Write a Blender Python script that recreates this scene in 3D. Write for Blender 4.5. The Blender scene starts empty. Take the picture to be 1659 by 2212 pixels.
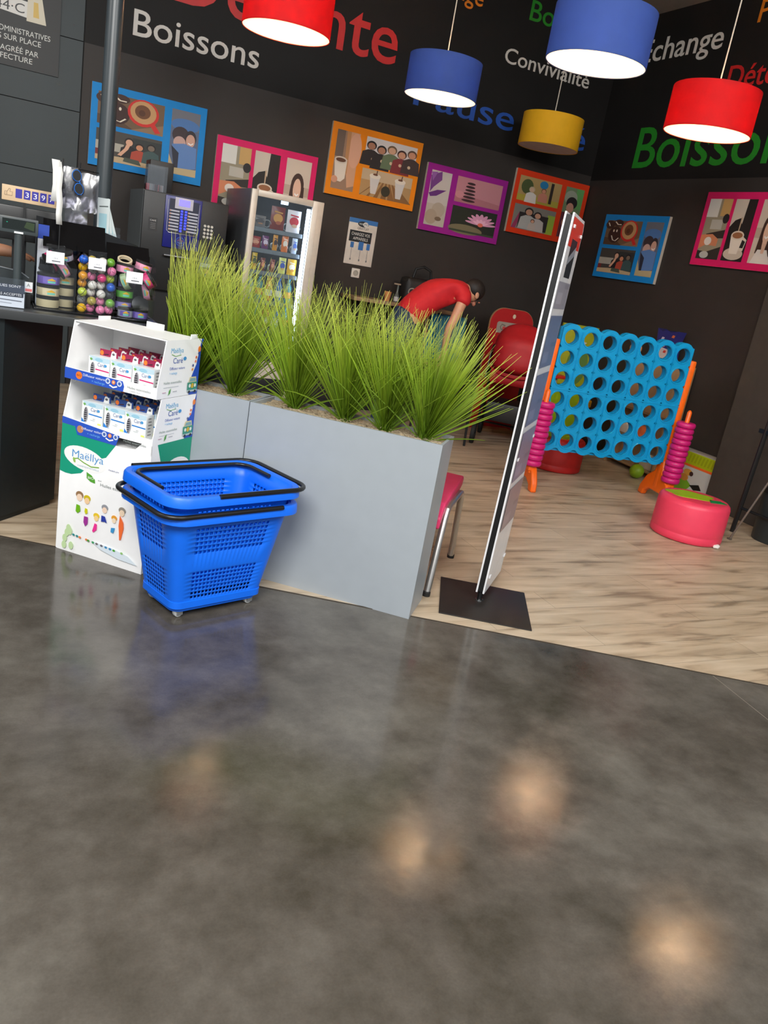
import bpy, bmesh, math, random
from math import radians, sin, cos, pi
from mathutils import Vector, Matrix
random.seed(7)
SC = bpy.context.scene
COL = SC.collection

# ------------------------------------------------------------------ camera
F_PX, PITCH, ROLL, HEAD = 1745.0, radians(16.95), radians(-10.205), radians(62.6)
fw = Vector((cos(PITCH)*cos(HEAD), cos(PITCH)*sin(HEAD), -sin(PITCH)))
r0 = Vector((sin(HEAD), -cos(HEAD), 0)); u0 = r0.cross(fw)
cr = cos(ROLL)*r0 - sin(ROLL)*u0; cu = cr.cross(fw)
cd = bpy.data.cameras.new('camera'); cam = bpy.data.objects.new('camera', cd); COL.objects.link(cam)
M = Matrix((cr, cu, -fw)).transposed().to_4x4(); M.translation = Vector((0, 0, 1.45)); cam.matrix_world = M
cd.sensor_fit = 'VERTICAL'; cd.sensor_height = 36.0; cd.sensor_width = 27.0
cd.lens = F_PX*36.0/2212.0; cd.clip_start = 0.05; cd.clip_end = 100
SC.camera = cam
# ------------------------------------------------------------------ light and exposure
SC.view_settings.view_transform = 'Standard'; SC.view_settings.look = 'None'
SC.view_settings.gamma = 1.0; SC.view_settings.use_curve_mapping = False
SC.view_settings.exposure = 0.55
W = bpy.data.worlds.new('world'); SC.world = W; W.use_nodes = True
W.node_tree.nodes['Background'].inputs[0].default_value = (0.90, 0.95, 1.0, 1)
W.node_tree.nodes['Background'].inputs[1].default_value = 0.38
def area(name, loc, tgt, sx, sy, power, col=(1, 1, 1)):
    l = bpy.data.lights.new(name, 'AREA'); l.shape = 'RECTANGLE'; l.size = sx; l.size_y = sy
    l.energy = power; l.color = col
    o = bpy.data.objects.new(name, l); COL.objects.link(o); o.location = loc
    o.rotation_euler = (Vector(tgt)-Vector(loc)).to_track_quat('-Z', 'Y').to_euler()
    return o
area('store_light', (-1.2, -0.8, 3.9), (1.0, 3.2, 0.3), 2.4, 1.6, 205, (1.0, 0.98, 0.95))
area('store_light', (2.6, -1.5, 3.9), (2.6, 3.5, 0.3), 2.4, 1.6, 105, (1.0, 0.98, 0.95))
area('store_light', (-2.2, 3.8, 3.9), (0.2, 5.5, 0.8), 1.2, 2.4, 50, (1.0, 0.97, 0.94))

# ------------------------------------------------------------------ helpers
def lin(c):
    if isinstance(c, str):
        c = c.lstrip('#'); c = tuple(int(c[i:i+2], 16)/255 for i in (0, 2, 4))
    else: c = tuple(v/255 for v in c[:3])
    return tuple((v/12.92 if v <= .04045 else ((v+.055)/1.055)**2.4) for v in c)
MATS = {}
def mat(name, col, rough=.5, metal=0, var=.06, scale=14, bump=0, bscale=120, emit=0, trans=0, coat=0, sheen=0, spec=None):
    if name in MATS: return MATS[name]
    m = bpy.data.materials.new(name); m.use_nodes = True; nt = m.node_tree; N = nt.nodes; L = nt.links
    b = N['Principled BSDF']; c = lin(col)
    tc = N.new('ShaderNodeTexCoord')
    nz = N.new('ShaderNodeTexNoise'); nz.inputs['Scale'].default_value = scale; nz.inputs['Detail'].default_value = 4
    L.new(tc.outputs['Object'], nz.inputs['Vector'])
    rp = N.new('ShaderNodeValToRGB'); e = rp.color_ramp.elements
    e[0].position = .3; e[1].position = .7
    e[0].color = tuple(v*(1-var) for v in c)+(1,); e[1].color = tuple(min(1, v*(1+var)) for v in c)+(1,)
    L.new(nz.outputs['Fac'], rp.inputs[0]); L.new(rp.outputs[0], b.inputs['Base Color'])
    b.inputs['Roughness'].default_value = rough; b.inputs['Metallic'].default_value = metal
    b.inputs['Coat Weight'].default_value = coat
    if spec is not None: b.inputs['Specular IOR Level'].default_value = spec
    if emit:
        b.inputs['Emission Color'].default_value = c+(1,); b.inputs['Emission Strength'].default_value = emit
    if bump:
        n2 = N.new('ShaderNodeTexNoise'); n2.inputs['Scale'].default_value = bscale; L.new(tc.outputs['Object'], n2.inputs['Vector'])
        bp = N.new('ShaderNodeBump'); bp.inputs['Strength'].default_value = bump; bp.inputs['Distance'].default_value = .002
        L.new(n2.outputs['Fac'], bp.inputs['Height']); L.new(bp.outputs[0], b.inputs['Normal'])
    if trans:
        t = N.new('ShaderNodeBsdfTranslucent'); L.new(rp.outputs[0], t.inputs[0])
        mx = N.new('ShaderNodeMixShader'); mx.inputs[0].default_value = trans
        L.new(b.outputs[0], mx.inputs[1]); L.new(t.outputs[0], mx.inputs[2]); L.new(mx.outputs[0], N['Material Output'].inputs[0])
    MATS[name] = m; return m
def glass_mat(name='clear_plastic', tint=(225, 232, 235), gloss=.10, rough=.06):
    if name in MATS: return MATS[name]
    m = bpy.data.materials.new(name); m.use_nodes = True; nt = m.node_tree; N = nt.nodes; L = nt.links
    N.remove(N['Principled BSDF'])
    t = N.new('ShaderNodeBsdfTransparent'); t.inputs[0].default_value = lin(tint)+(1,)
    g = N.new('ShaderNodeBsdfGlossy'); g.inputs['Roughness'].default_value = rough
    nz = N.new('ShaderNodeTexNoise'); nz.inputs['Scale'].default_value = 30
    mm = N.new('ShaderNodeMapRange'); mm.inputs[3].default_value = gloss*.6; mm.inputs[4].default_value = gloss*1.5
    L.new(nz.outputs['Fac'], mm.inputs[0])
    mx = N.new('ShaderNodeMixShader'); L.new(mm.outputs[0], mx.inputs[0]); L.new(t.outputs[0], mx.inputs[1]); L.new(g.outputs[0], mx.inputs[2])
    L.new(mx.outputs[0], N['Material Output'].inputs[0]); MATS[name] = m; return m
def print_mat(name='printed_surface', rough=.45, gain=1.0):
    if name in MATS: return MATS[name]
    m = bpy.data.materials.new(name); m.use_nodes = True; nt = m.node_tree; N = nt.nodes; L = nt.links
    b = N['Principled BSDF']; a = N.new('ShaderNodeAttribute'); a.attribute_name = 'Col'
    L.new(a.outputs['Color'], b.inputs['Base Color'])
    nz = N.new('ShaderNodeTexNoise'); nz.inputs['Scale'].default_value = 60
    mm = N.new('ShaderNodeMapRange'); mm.inputs[3].default_value = rough-.06; mm.inputs[4].default_value = rough+.06
    L.new(nz.outputs['Fac'], mm.inputs[0]); L.new(mm.outputs[0], b.inputs['Roughness'])
    MATS[name] = m; return m

class MB:
    """collects shapes for one mesh"""
    def __init__(s): s.v = []; s.f = []; s.m = []; s.mats = []; s.cur = 0; s.smooth = []
    def add(s, vs, fs, smooth=False):
        o = len(s.v); s.v += [tuple(v) for v in vs]
        for f in fs: s.f.append(tuple(i+o for i in f)); s.m.append(s.cur); s.smooth.append(smooth)
        return s
    def use(s, k): s.cur = k; return s
    def box(s, x0, x1, y0, y1, z0, z1, b=0):
        if b:
            bm = bmesh.new(); bmesh.ops.create_cube(bm, size=1)
            for v in bm.verts: v.co = Vector((x0+(v.co.x+.5)*(x1-x0), y0+(v.co.y+.5)*(y1-y0), z0+(v.co.z+.5)*(z1-z0)))
            bmesh.ops.bevel(bm, geom=bm.edges[:], offset=b, segments=2, affect='EDGES', profile=.6)
            bm.verts.index_update(); s.add([v.co for v in bm.verts], [[v.index for v in f.verts] for f in bm.faces]); bm.free(); return s
        v = [(x, y, z) for x in (x0, x1) for y in (y0, y1) for z in (z0, z1)]
        return s.add(v, [(0, 1, 3, 2), (4, 6, 7, 5), (0, 4, 5, 1), (2, 3, 7, 6), (0, 2, 6, 4), (1, 5, 7, 3)])
    def tube(s, pts, r, n=8, caps=True, closed=False):
        P = [Vector(p) for p in pts]; k = len(P); R = r if isinstance(r, (list, tuple)) else [r]*k
        up = None; vs = []; fs = []
        for i, p in enumerate(P):
            a = P[i-1] if (i > 0 or closed) else p; b = P[(i+1) % k] if (i < k-1 or closed) else p
            t = (b-a).normalized()
            if up is None: up = t.orthogonal().normalized()
            up = (up - t*up.dot(t)); up = up.normalized() if up.length > 1e-6 else t.orthogonal().normalized()
            w = t.cross(up)
            for j in range(n):
                a_ = 2*pi*j/n; vs.append(p+(up*cos(a_)+w*sin(a_))*R[i])
        for i in range(k if closed else k-1):
            for j in range(n):
                a = i*n+j; b = i*n+(j+1) % n; c = ((i+1) % k)*n+(j+1) % n; d = ((i+1) % k)*n+j
                fs.append((a, b, c, d))
        if caps and not closed: fs.append(tuple(range(n))[::-1]); fs.append(tuple((k-1)*n+j for j in range(n)))
        return s.add(vs, fs, True)
    def lathe(s, prof, c=(0, 0, 0), n=32, axis='z', close=False):
        vs = []; fs = []; k = len(prof)
        for (r, z) in prof:
            for j in range(n):
                a = 2*pi*j/n
                p = (r*cos(a), r*sin(a), z)
                if axis == 'y': p = (p[0], p[2], p[1])
                if axis == 'x': p = (p[2], p[0], p[1])
                vs.append((p[0]+c[0], p[1]+c[1], p[2]+c[2]))
        for i in range(k-1+(1 if close else 0)):
            for j in range(n):
                i2 = (i+1) % k; fs.append((i*n+j, i*n+(j+1) % n, i2*n+(j+1) % n, i2*n+j))
        if not close:
            if prof[0][0] > 1e-5: fs.append(tuple(range(n))[::-1])
            if prof[-1][0] > 1e-5: fs.append(tuple((k-1)*n+j for j in range(n)))
        return s.add(vs, fs, True)
    def ball(s, c, r, n=16, m=10):
        if not isinstance(r, (tuple, list)): r = (r, r, r)
        vs = [(c[0], c[1], c[2]-r[2])]; fs = []
        for i in range(1, m):
            a = -pi/2+pi*i/m
            for j in range(n): vs.append((c[0]+r[0]*cos(a)*cos(2*pi*j/n), c[1]+r[1]*cos(a)*sin(2*pi*j/n), c[2]+r[2]*sin(a)))
        vs.append((c[0], c[1], c[2]+r[2])); t = len(vs)-1
        for j in range(n):
            fs.append((0, 1+(j+1) % n, 1+j)); fs.append((t, 1+(m-2)*n+j, 1+(m-2)*n+(j+1) % n))
            for i in range(m-2): fs.append((1+i*n+j, 1+i*n+(j+1) % n, 1+(i+1)*n+(j+1) % n, 1+(i+1)*n+j))
        return s.add(vs, fs, True)
    def prism(s, pts, y0, y1, plane='xz'):
        n = len(pts)
        def P(a, b, d): return (a, d, b) if plane == 'xz' else ((a, b, d) if plane == 'xy' else (d, a, b))
        vs = [P(a, b, y0) for a, b in pts]+[P(a, b, y1) for a, b in pts]
        fs = [tuple(range(n)), tuple(range(2*n-1, n-1, -1))]+[(i, i+n, (i+1) % n+n, (i+1) % n) for i in range(n)]
        return s.add(vs, fs)
    def xf(s, M, start=0):
        for i in range(start, len(s.v)): s.v[i] = tuple(M @ Vector(s.v[i]))
        return s
def mesh_of(name, mb, mats):
    me = bpy.data.meshes.new(name); me.from_pydata(mb.v, [], mb.f); me.update()
    for m in (mats if isinstance(mats, (list, tuple)) else [mats]): me.materials.append(m)
    me.polygons.foreach_set('material_index', mb.m); me.polygons.foreach_set('use_smooth', mb.smooth)
    bm = bmesh.new(); bm.from_mesh(me); bmesh.ops.recalc_face_normals(bm, faces=bm.faces); bm.to_mesh(me); bm.free()
    return me
def sharp(me, ang=35):
    try: me.set_sharp_from_angle(angle=radians(ang))
    except Exception: pass
def obj(name, mb, mats, parent=None, loc=(0, 0, 0), rz=0, rot=None, ang=35):
    me = mesh_of(name, mb, mats); sharp(me, ang)
    o = bpy.data.objects.new(name, me); COL.objects.link(o); o.parent = parent; o.location = loc
    o.rotation_euler = rot if rot else (0, 0, rz); return o
def tag(o, label, cat, group=None, kind=None):
    if label: o['label'] = label
    if cat: o['category'] = cat
    if group: o['group'] = group
    if kind: o['kind'] = kind
    return o
def thing(name, label, cat, loc=(0, 0, 0), rz=0, group=None, rot=None):
    o = bpy.data.objects.new(name, None); COL.objects.link(o); o.location = loc
    o.rotation_euler = rot if rot else (0, 0, rz); o.empty_display_size = .1
    return tag(o, label, cat, group)
def struct(name, mb, m, label=None):
    o = obj(name, mb, m); o['kind'] = 'structure'
    if label: o['label'] = label
    return o
def dup(root, loc, rz=None, label=None, group=None):
    r = root.copy(); COL.objects.link(r); r.location = loc
    if rz is not None: r.rotation_euler = (0, 0, rz)
    if label: r['label'] = label
    if group: r['group'] = group
    for ch in list(root.children):
        c = ch.copy(); COL.objects.link(c); c.parent = r
        for g in list(ch.children):
            d = g.copy(); COL.objects.link(d); d.parent = c
    return r
# text outlines
TC = {}
def text_geo(t, bold=0.0):
    if (t, bold) in TC: return TC[(t, bold)]
    c = bpy.data.curves.new('lettering', 'FONT'); c.body = t; c.fill_mode = 'FRONT'; c.resolution_u = 4; c.offset = bold
    o = bpy.data.objects.new('lettering', c); COL.objects.link(o)
    bpy.context.view_layer.update(); dg = bpy.context.evaluated_depsgraph_get()
    m = bpy.data.meshes.new_from_object(o.evaluated_get(dg))
    vs = [(v.co.x, v.co.y) for v in m.vertices]; fs = [tuple(p.vertices) for p in m.polygons]
    bpy.data.objects.remove(o); bpy.data.meshes.remove(m); bpy.data.curves.remove(c)
    TC[(t, bold)] = (vs, fs); return TC[(t, bold)]
CAP = None
def cap_height():
    global CAP
    if CAP is None: CAP = max(v[1] for v in text_geo('H')[0])
    return CAP
def text_fit(t, x0, z0, w=None, cap=None, bold=0.0):
    vs, fs = text_geo(t, bold); k = cap_height()
    mn = min(v[0] for v in vs); mx = max(v[0] for v in vs)
    sx = w/(mx-mn) if w else cap/k
    sz = cap/k if cap else sx
    return [(x0+(v[0]-mn)*sx, z0+v[1]*sz) for v in vs], fs

class Art:
    """flat printed artwork, local x right, z up, seen from -y"""
    EPS = .00018
    def __init__(s): s.v = []; s.f = []; s.c = []; s.k = 0; s.T = (0, 0, 1, 1)
    def sub(s, x0, z0, w, h): s.T = (x0, z0, w, h); return s
    def _add(s, pts, faces, col):
        s.k += 1; o = len(s.v); x0, z0, w, h = s.T
        s.v += [(x0+a*w, -s.EPS*s.k, z0+b*h) for a, b in pts]
        for f in faces: s.f.append(tuple(i+o for i in f)); s.c.append(lin(col))
        return s
    def poly(s, pts, col): return s._add(pts, [tuple(range(len(pts)))], col)
    def rect(s, x0, z0, x1, z1, col): return s.poly([(x0, z0), (x1, z0), (x1, z1), (x0, z1)], col)
    def ell(s, cx, cz, rx, rz, col, rot=0, n=20):
        return s.poly([(cx+rx*cos(a)*cos(rot)-rz*sin(a)*sin(rot), cz+rx*cos(a)*sin(rot)+rz*sin(a)*cos(rot)) for a in [2*pi*i/n for i in range(n)]], col)
    def line(s, pts, w, col, asp=1):
        P = [Vector((a, b)) for a, b in pts]; L = []; R = []
        for i, p in enumerate(P):
            t = (P[min(i+1, len(P)-1)]-P[max(i-1, 0)]); t.normalize(); n = Vector((-t.y, t.x))*w/2
            L.append(p+n); R.append(p-n)
        vs = [tuple(v) for v in L+R]; k = len(P)
        return s._add(vs, [(i, i+1, k+i+1, k+i) for i in range(k-1)], col)
    def text(s, t, x0, z0, col, w=None, cap=None):
        pts, fs = text_fit(t, x0, z0, w, cap); return s._add(pts, fs, col)
    def build(s, name, parent=None, loc=(0, 0, 0), rz=0, rot=None, mat_=None, label=None):
        me = bpy.data.meshes.new(name); me.from_pydata(s.v, [], s.f); me.update()
        at = me.color_attributes.new('Col', 'FLOAT_COLOR', 'CORNER')
        i = 0
        for p, c in zip(me.polygons, s.c):
            for _ in p.vertices: at.data[i].color = c+(1,); i += 1
        me.materials.append(mat_ or print_mat())
        o = bpy.data.objects.new(name, me); COL.objects.link(o); o.parent = parent; o.location = loc
        o.rotation_euler = rot if rot else (0, 0, rz)
        if label: o['label'] = label
        return o
ORD = ['first', 'second', 'third', 'fourth', 'fifth', 'sixth', 'seventh', 'eighth', 'ninth', 'tenth', 'eleventh', 'twelfth']

# ------------------------------------------------------------------ structural materials
def concrete():
    m = bpy.data.materials.new('polished_concrete'); m.use_nodes = True; nt = m.node_tree; N = nt.nodes; L = nt.links; b = N['Principled BSDF']
    g = N.new('ShaderNodeNewGeometry')
    n1 = N.new('ShaderNodeTexNoise'); n1.inputs['Scale'].default_value = 1.1; n1.inputs['Detail'].default_value = 7; n1.inputs['Roughness'].default_value = .6; n1.inputs['Distortion'].default_value = .5
    n2 = N.new('ShaderNodeTexNoise'); n2.inputs['Scale'].default_value = 6; n2.inputs['Detail'].default_value = 8; n2.inputs['Roughness'].default_value = .65
    n3 = N.new('ShaderNodeTexNoise'); n3.inputs['Scale'].default_value = 160; n3.inputs['Detail'].default_value = 3
    for n in (n1, n2, n3): L.new(g.outputs['Position'], n.inputs['Vector'])
    a = N.new('ShaderNodeMath'); a.operation = 'MULTIPLY_ADD'; a.inputs[1].default_value = .56; L.new(n1.outputs['Fac'], a.inputs[0])
    c = N.new('ShaderNodeMath'); c.operation = 'MULTIPLY_ADD'; c.inputs[1].default_value = .38; L.new(n2.outputs['Fac'], c.inputs[0])
    d = N.new('ShaderNodeMath'); d.operation = 'MULTIPLY'; d.inputs[1].default_value = .06; L.new(n3.outputs['Fac'], d.inputs[0])
    L.new(d.outputs[0], c.inputs[2]); L.new(c.outputs[0], a.inputs[2])
    r = N.new('ShaderNodeValToRGB'); e = r.color_ramp.elements; e[0].position = .38; e[0].color = lin((62, 58, 50))+(1,); e[1].position = .65; e[1].color = lin((108, 104, 96))+(1,)
    x = e.new(.5); x.color = lin((84, 79, 72))+(1,)
    L.new(a.outputs[0], r.inputs[0]); L.new(r.outputs[0], b.inputs['Base Color'])
    rr = N.new('ShaderNodeMapRange'); rr.inputs[1].default_value = .35; rr.inputs[2].default_value = .65; rr.inputs[3].default_value = .10; rr.inputs[4].default_value = .19
    L.new(n2.outputs['Fac'], rr.inputs[0]); L.new(rr.outputs[0], b.inputs['Roughness'])
    b.inputs['Specular IOR Level'].default_value = .5
    bp = N.new('ShaderNodeBump'); bp.inputs['Strength'].default_value = .08; bp.inputs['Distance'].default_value = .01
    L.new(n2.outputs['Fac'], bp.inputs['Height']); L.new(bp.outputs[0], b.inputs['Normal'])
    return m
def woodfloor():
    m = bpy.data.materials.new('wood_planks'); m.use_nodes = True; nt = m.node_tree; N = nt.nodes; L = nt.links; b = N['Principled BSDF']
    g = N.new('ShaderNodeNewGeometry')
    br = N.new('ShaderNodeTexBrick'); br.inputs['Scale'].default_value = 1; br.inputs['Brick Width'].default_value = 1.25; br.inputs['Row Height'].default_value = .19
    br.inputs['Mortar Size'].default_value = .0012; br.offset = .37; L.new(g.outputs['Position'], br.inputs['Vector'])
    br.inputs['Color1'].default_value = (.2, .2, .2, 1); br.inputs['Color2'].default_value = (.8, .8, .8, 1); br.inputs['Mortar'].default_value = (0, 0, 0, 1)
    mp = N.new('ShaderNodeMapping'); mp.inputs['Scale'].default_value = (1.5, 10, 1); L.new(g.outputs['Position'], mp.inputs[0])
    n1 = N.new('ShaderNodeTexNoise'); n1.inputs['Scale'].default_value = 1.6; n1.inputs['Detail'].default_value = 6; n1.inputs['Distortion'].default_value = .6; L.new(mp.outputs[0], n1.inputs['Vector'])
    ad = N.new('ShaderNodeMath'); ad.operation = 'MULTIPLY_ADD'; ad.inputs[1].default_value = .16; L.new(br.outputs['Color'], ad.inputs[0]); L.new(n1.outputs['Fac'], ad.inputs[2])
    r = N.new('ShaderNodeValToRGB'); e = r.color_ramp.elements; e[0].position = .38; e[0].color = lin((142, 124, 102))+(1,); e[1].position = .80; e[1].color = lin((206, 190, 166))+(1,)
    x = e.new(.54); x.color = lin((184, 166, 140))+(1,)
    L.new(ad.outputs[0], r.inputs[0])
    mx = N.new('ShaderNodeMixRGB'); mx.blend_type = 'MULTIPLY'; mx.inputs[0].default_value = .5
    iv = N.new('ShaderNodeMath'); iv.operation = 'SUBTRACT'; iv.inputs[0].default_value = 1; L.new(br.outputs['Fac'], iv.inputs[1])
    L.new(r.outputs[0], mx.inputs[1]); L.new(iv.outputs[0], mx.inputs[2]); L.new(mx.outputs[0], b.inputs['Base Color'])
    b.inputs['Roughness'].default_value = .42
    return m
# ------------------------------------------------------------------ structure
YB, XR, ZC = 7.4, 5.524, 4.07
E0, E1 = Vector((-6, 7.16)), Vector((8, -.73))      # border line between concrete and wood
def edge_y(x): return 3.742+(x-.052)*(2.044-3.742)/(3.056-.052)
mb = MB(); mb.add([(-6, -6, 0), (7, -6, 0), (7, edge_y(7), 0), (-6, edge_y(-6), 0)], [(0, 1, 2, 3)])
struct('floor', mb, concrete(), 'dark polished concrete floor in the foreground')
mb = MB(); mb.add([(-6, edge_y(-6), 0), (7, edge_y(7), 0), (7, 7.6, 0), (-6, 7.6, 0)], [(0, 1, 2, 3)])
struct('floor', mb, woodfloor(), 'light wood plank floor of the play and drinks corner')
mb = MB()
for a, b in (((2.843, 2.158), (2.66, .9)),):
    a = Vector(a); b = Vector(b); t = (b-a).normalized(); n = Vector((-t.y, t.x))*.002
    mb.add([(a+n).to_3d()+Vector((0, 0, .0006)), (a-n).to_3d()+Vector((0, 0, .0006)), (b-n).to_3d()+Vector((0, 0, .0006)), (b+n).to_3d()+Vector((0, 0, .0006))], [(0, 1, 2, 3)])
struct('trim_1', mb, mat('saw_cut', (120, 112, 100), .8), 'thin saw cut in the concrete floor')
a = Vector((-.8, edge_y(-.8))); b = Vector((3.6, edge_y(3.6))); t = (b-a).normalized(); n = Vector((-t.y, t.x))*.004
mb = MB(); mb.add([(a+n).to_3d(), (a-n).to_3d(), (b-n).to_3d(), (b+n).to_3d(), (a+n).to_3d()+Vector((0, 0, .002)), (a-n).to_3d()+Vector((0, 0, .002)), (b-n).to_3d()+Vector((0, 0, .002)), (b+n).to_3d()+Vector((0, 0, .002))], [(4, 5, 6, 7), (0, 1, 5, 4), (1, 2, 6, 5), (2, 3, 7, 6), (3, 0, 4, 7)])
struct('trim_2', mb, mat('floor_edge_strip', (62, 54, 44), .6), 'thin dark joint between concrete and wood floors')
m_wall = mat('wall_charcoal', (51, 46, 43), .55, var=.08, scale=3, bump=.1, bscale=300, spec=.3)
m_band = mat('wall_black_band', (24, 22, 21), .6, var=.1, scale=3, spec=.25)
mb = MB(); mb.box(.575, XR+.15, YB, YB+.15, 0, 2.645); mb.use(1).box(.575, XR+.15, YB, YB+.15, 2.645, ZC)
struct('wall_back', mb, [m_wall, m_band])
mb = MB(); mb.box(XR, XR+.15, -1, YB, 0, 2.605); mb.use(1).box(XR, XR+.15, -1, YB, 2.605, ZC)
struct('wall_right', mb, [m_wall, m_band])
mb = MB(); mb.box(5.335, XR, -1, 4.65, 0, 2.605)
struct('wall_right', mb, mat('wall_panel_grey', (64, 59, 54), .5, spec=.3), 'lighter grey pilaster panel standing off the right wall')
m_lw = mat('wall_slate', (60, 67, 69), .5, var=.05, scale=3, spec=.3)
mb = MB()
for z0, z1 in ((0, .7), (.704, 1.186), (1.19, 1.666), (1.672, 2.144), (2.15, 2.642), (2.648, 3.2), (3.206, ZC)): mb.box(-4, .565, YB-.012, YB+.15, z0, z1)
mb.use(1).box(-4, .575, YB, YB+.14, 0, ZC)
struct('wall_back', mb, [m_lw, mat('joint_black', (12, 12, 12), .8)], 'slate grey panelled wall section at the left')
mb = MB(); mb.box(-6, XR+.15, 1.6, YB+.15, ZC, ZC+.1)
struct('ceiling', mb, mat('ceiling_grey', (150, 143, 134), .8))
mb = MB(); mb.box(.6, XR, YB-.012, YB, 0, .08)
struct('baseboard_back', mb, mat('baseboard_dark', (30, 28, 27), .5))
mb = MB(); mb.box(XR-.012, XR, 4.65, YB-.012, 0, .08)
struct('baseboard_right', mb, MATS['baseboard_dark'])

# ------------------------------------------------------------------ wall lettering
def word(name, text, label, colr, p, w, cap, side='back', rough=.5):
    vs, fs = text_fit(text, 0, 0, w, cap, .006); d = .003
    mb = MB(); n = len(vs)
    mb.add([(a, -d, b) for a, b in vs]+[(a, 0, b) for a, b in vs], [])
    ec = {}
    for f in fs:
        for i in range(len(f)): e = (f[i], f[(i+1) % len(f)]); ec[e] = 1
    F = [tuple(f) for f in fs]+[(b, a, a+n, b+n) for (a, b) in ec if (b, a) not in ec]
    mb.f = F; mb.m = [0]*len(F); mb.smooth = [False]*len(F)
    o = obj(name, mb, mat('vinyl_'+colr, {'white': (205, 200, 192), 'red': (190, 30, 30), 'blue': (28, 75, 160), 'green': (30, 128, 30), 'orange': (215, 120, 20)}[colr], rough))
    if side == 'back': o.location = (p[0], YB, p[1])
    else: o.location = (XR, p[0], p[1]); o.rotation_euler = (0, 0, -pi/2)
    return tag(o, label, 'lettering', 'word lettering on the black wall band')
word('wall_lettering', 'Boissons', 'white Boissons lettering on the back wall above the blue picture panel', 'white', (.92, 2.787), 1.012, .18)
word('wall_lettering', 'Détente', 'big red Détente lettering partly behind the red hanging lamp on the left', 'red', (1.19, 3.107), 1.96, .40)
word('wall_lettering', 'Convivialité', 'white Convivialité lettering on the back wall between two blue lamps', 'white', (4.24, 3.408), 1.0, .125)
word('wall_lettering', 'Pause', 'blue Pause lettering on the back wall below the smaller blue lamp', 'blue', (3.384, 2.85), 1.093, .215)
word('wall_lettering', 'café', 'blue café lettering on the back wall mostly hidden behind the yellow lamp', 'blue', (4.60, 2.85), .752, .215)
word('wall_lettering', 'Echange', 'orange Echange lettering cut by the top of the photo', 'orange', (3.25, 3.775), .66, .14)
word('wall_lettering', 'Boissons', 'small green Boissons lettering high beside the large blue lamp', 'green', (4.42, 3.81), .93, .165)
word('wall_lettering', 'Echange', 'white Echange lettering high on the right wall', 'white', (7.04, 3.66), 1.02, .19, 'right')
word('wall_lettering', 'Détente', 'dark red Détente lettering on the right wall behind the red lamp', 'red', (5.85, 3.32), .86, .175, 'right')
word('wall_lettering', 'Boissons', 'large green Boissons lettering on the right wall above the pink picture panel', 'green', (6.80, 2.715), 2.02, .355, 'right')
word('wall_lettering', 'Pause', 'orange Pause lettering in the top right corner of the right wall', 'orange', (5.69, 3.80), .56, .165, 'right')

# ------------------------------------------------------------------ picture panels
def ph_cookie(a):
    a.rect(0, 0, 1, 1, (112, 86, 62)); a.poly([(0, 0), (.55, 0), (.3, .25), (0, .3)], (84, 62, 44)); a.poly([(.5, 0), (1, 0), (1, .35), (.8, .2)], (140, 112, 84))
    a.ell(.1, .82, .13, .17, (62, 34, 26)); a.ell(.33, .9, .14, .14, (62, 34, 26)); a.ell(.29, .42, .19, .34, (58, 30, 24))
    a.line([(.2, .38), (.26, .2), (.34, .17), (.42, .3)], .03, (232, 220, 200)); a.ell(.24, .58, .02, .055, (232, 220, 200)); a.ell(.33, .58, .02, .055, (232, 220, 200))
    a.line([(.24, .95), (.32, .84), (.42, .84)], .035, (232, 220, 200)); a.line([(.04, .9), (.1, .76)], .03, (232, 220, 200))
    a.ell(.68, .6, .24, .43, (205, 40, 34)); a.poly([(.78, .3), (.86, .34), (.96, .08), (.88, .04)], (205, 40, 34)); a.ell(.68, .62, .2, .36, (196, 150, 100)); a.ell(.67, .64, .12, .22, (110, 66, 36)); a.ell(.66, .6, .05, .1, (84, 46, 24))
def person_art(a, x, z, s, skin, hair, shirt, w=1.0):
    a.poly([(x-.2*s*w, z-.75*s), (x-.17*s*w, z-.25*s), (x-.06*s*w, z-.14*s), (x+.06*s*w, z-.14*s), (x+.17*s*w, z-.25*s), (x+.2*s*w, z-.75*s)], shirt)
    a.ell(x, z+.03*s, .1*s*w, .17*s, hair); a.ell(x, z, .075*s*w, .13*s, skin)
def ph_table(a):
    a.rect(0, 0, 1, 1, (70, 66, 60)); a.rect(0, .35, .42, .62, (176, 170, 156)); a.rect(0, .0, .1, .35, (122, 40, 36)); a.rect(.55, .3, 1, .9, (44, 50, 50))
    person_art(a, .5, .72, .8, (222, 170, 140), (34, 24, 20), (30, 26, 28), .9); a.line([(.36, .25), (.46, .5), (.49, .65)], .06, (222, 170, 140))
    person_art(a, .66, .62, .7, (206, 140, 104), (30, 20, 18), (176, 70, 50)); person_art(a, .84, .68, .7, (120, 104, 90), (20, 20, 22), (60, 84, 84))
    a.poly([(0, 0), (1, 0), (1, .12), (.4, .2), (0, .16)], (190, 166, 130)); a.poly([(.42, .08), (.7, .04), (.66, .2), (.44, .22)], (70, 80, 68))
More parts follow.
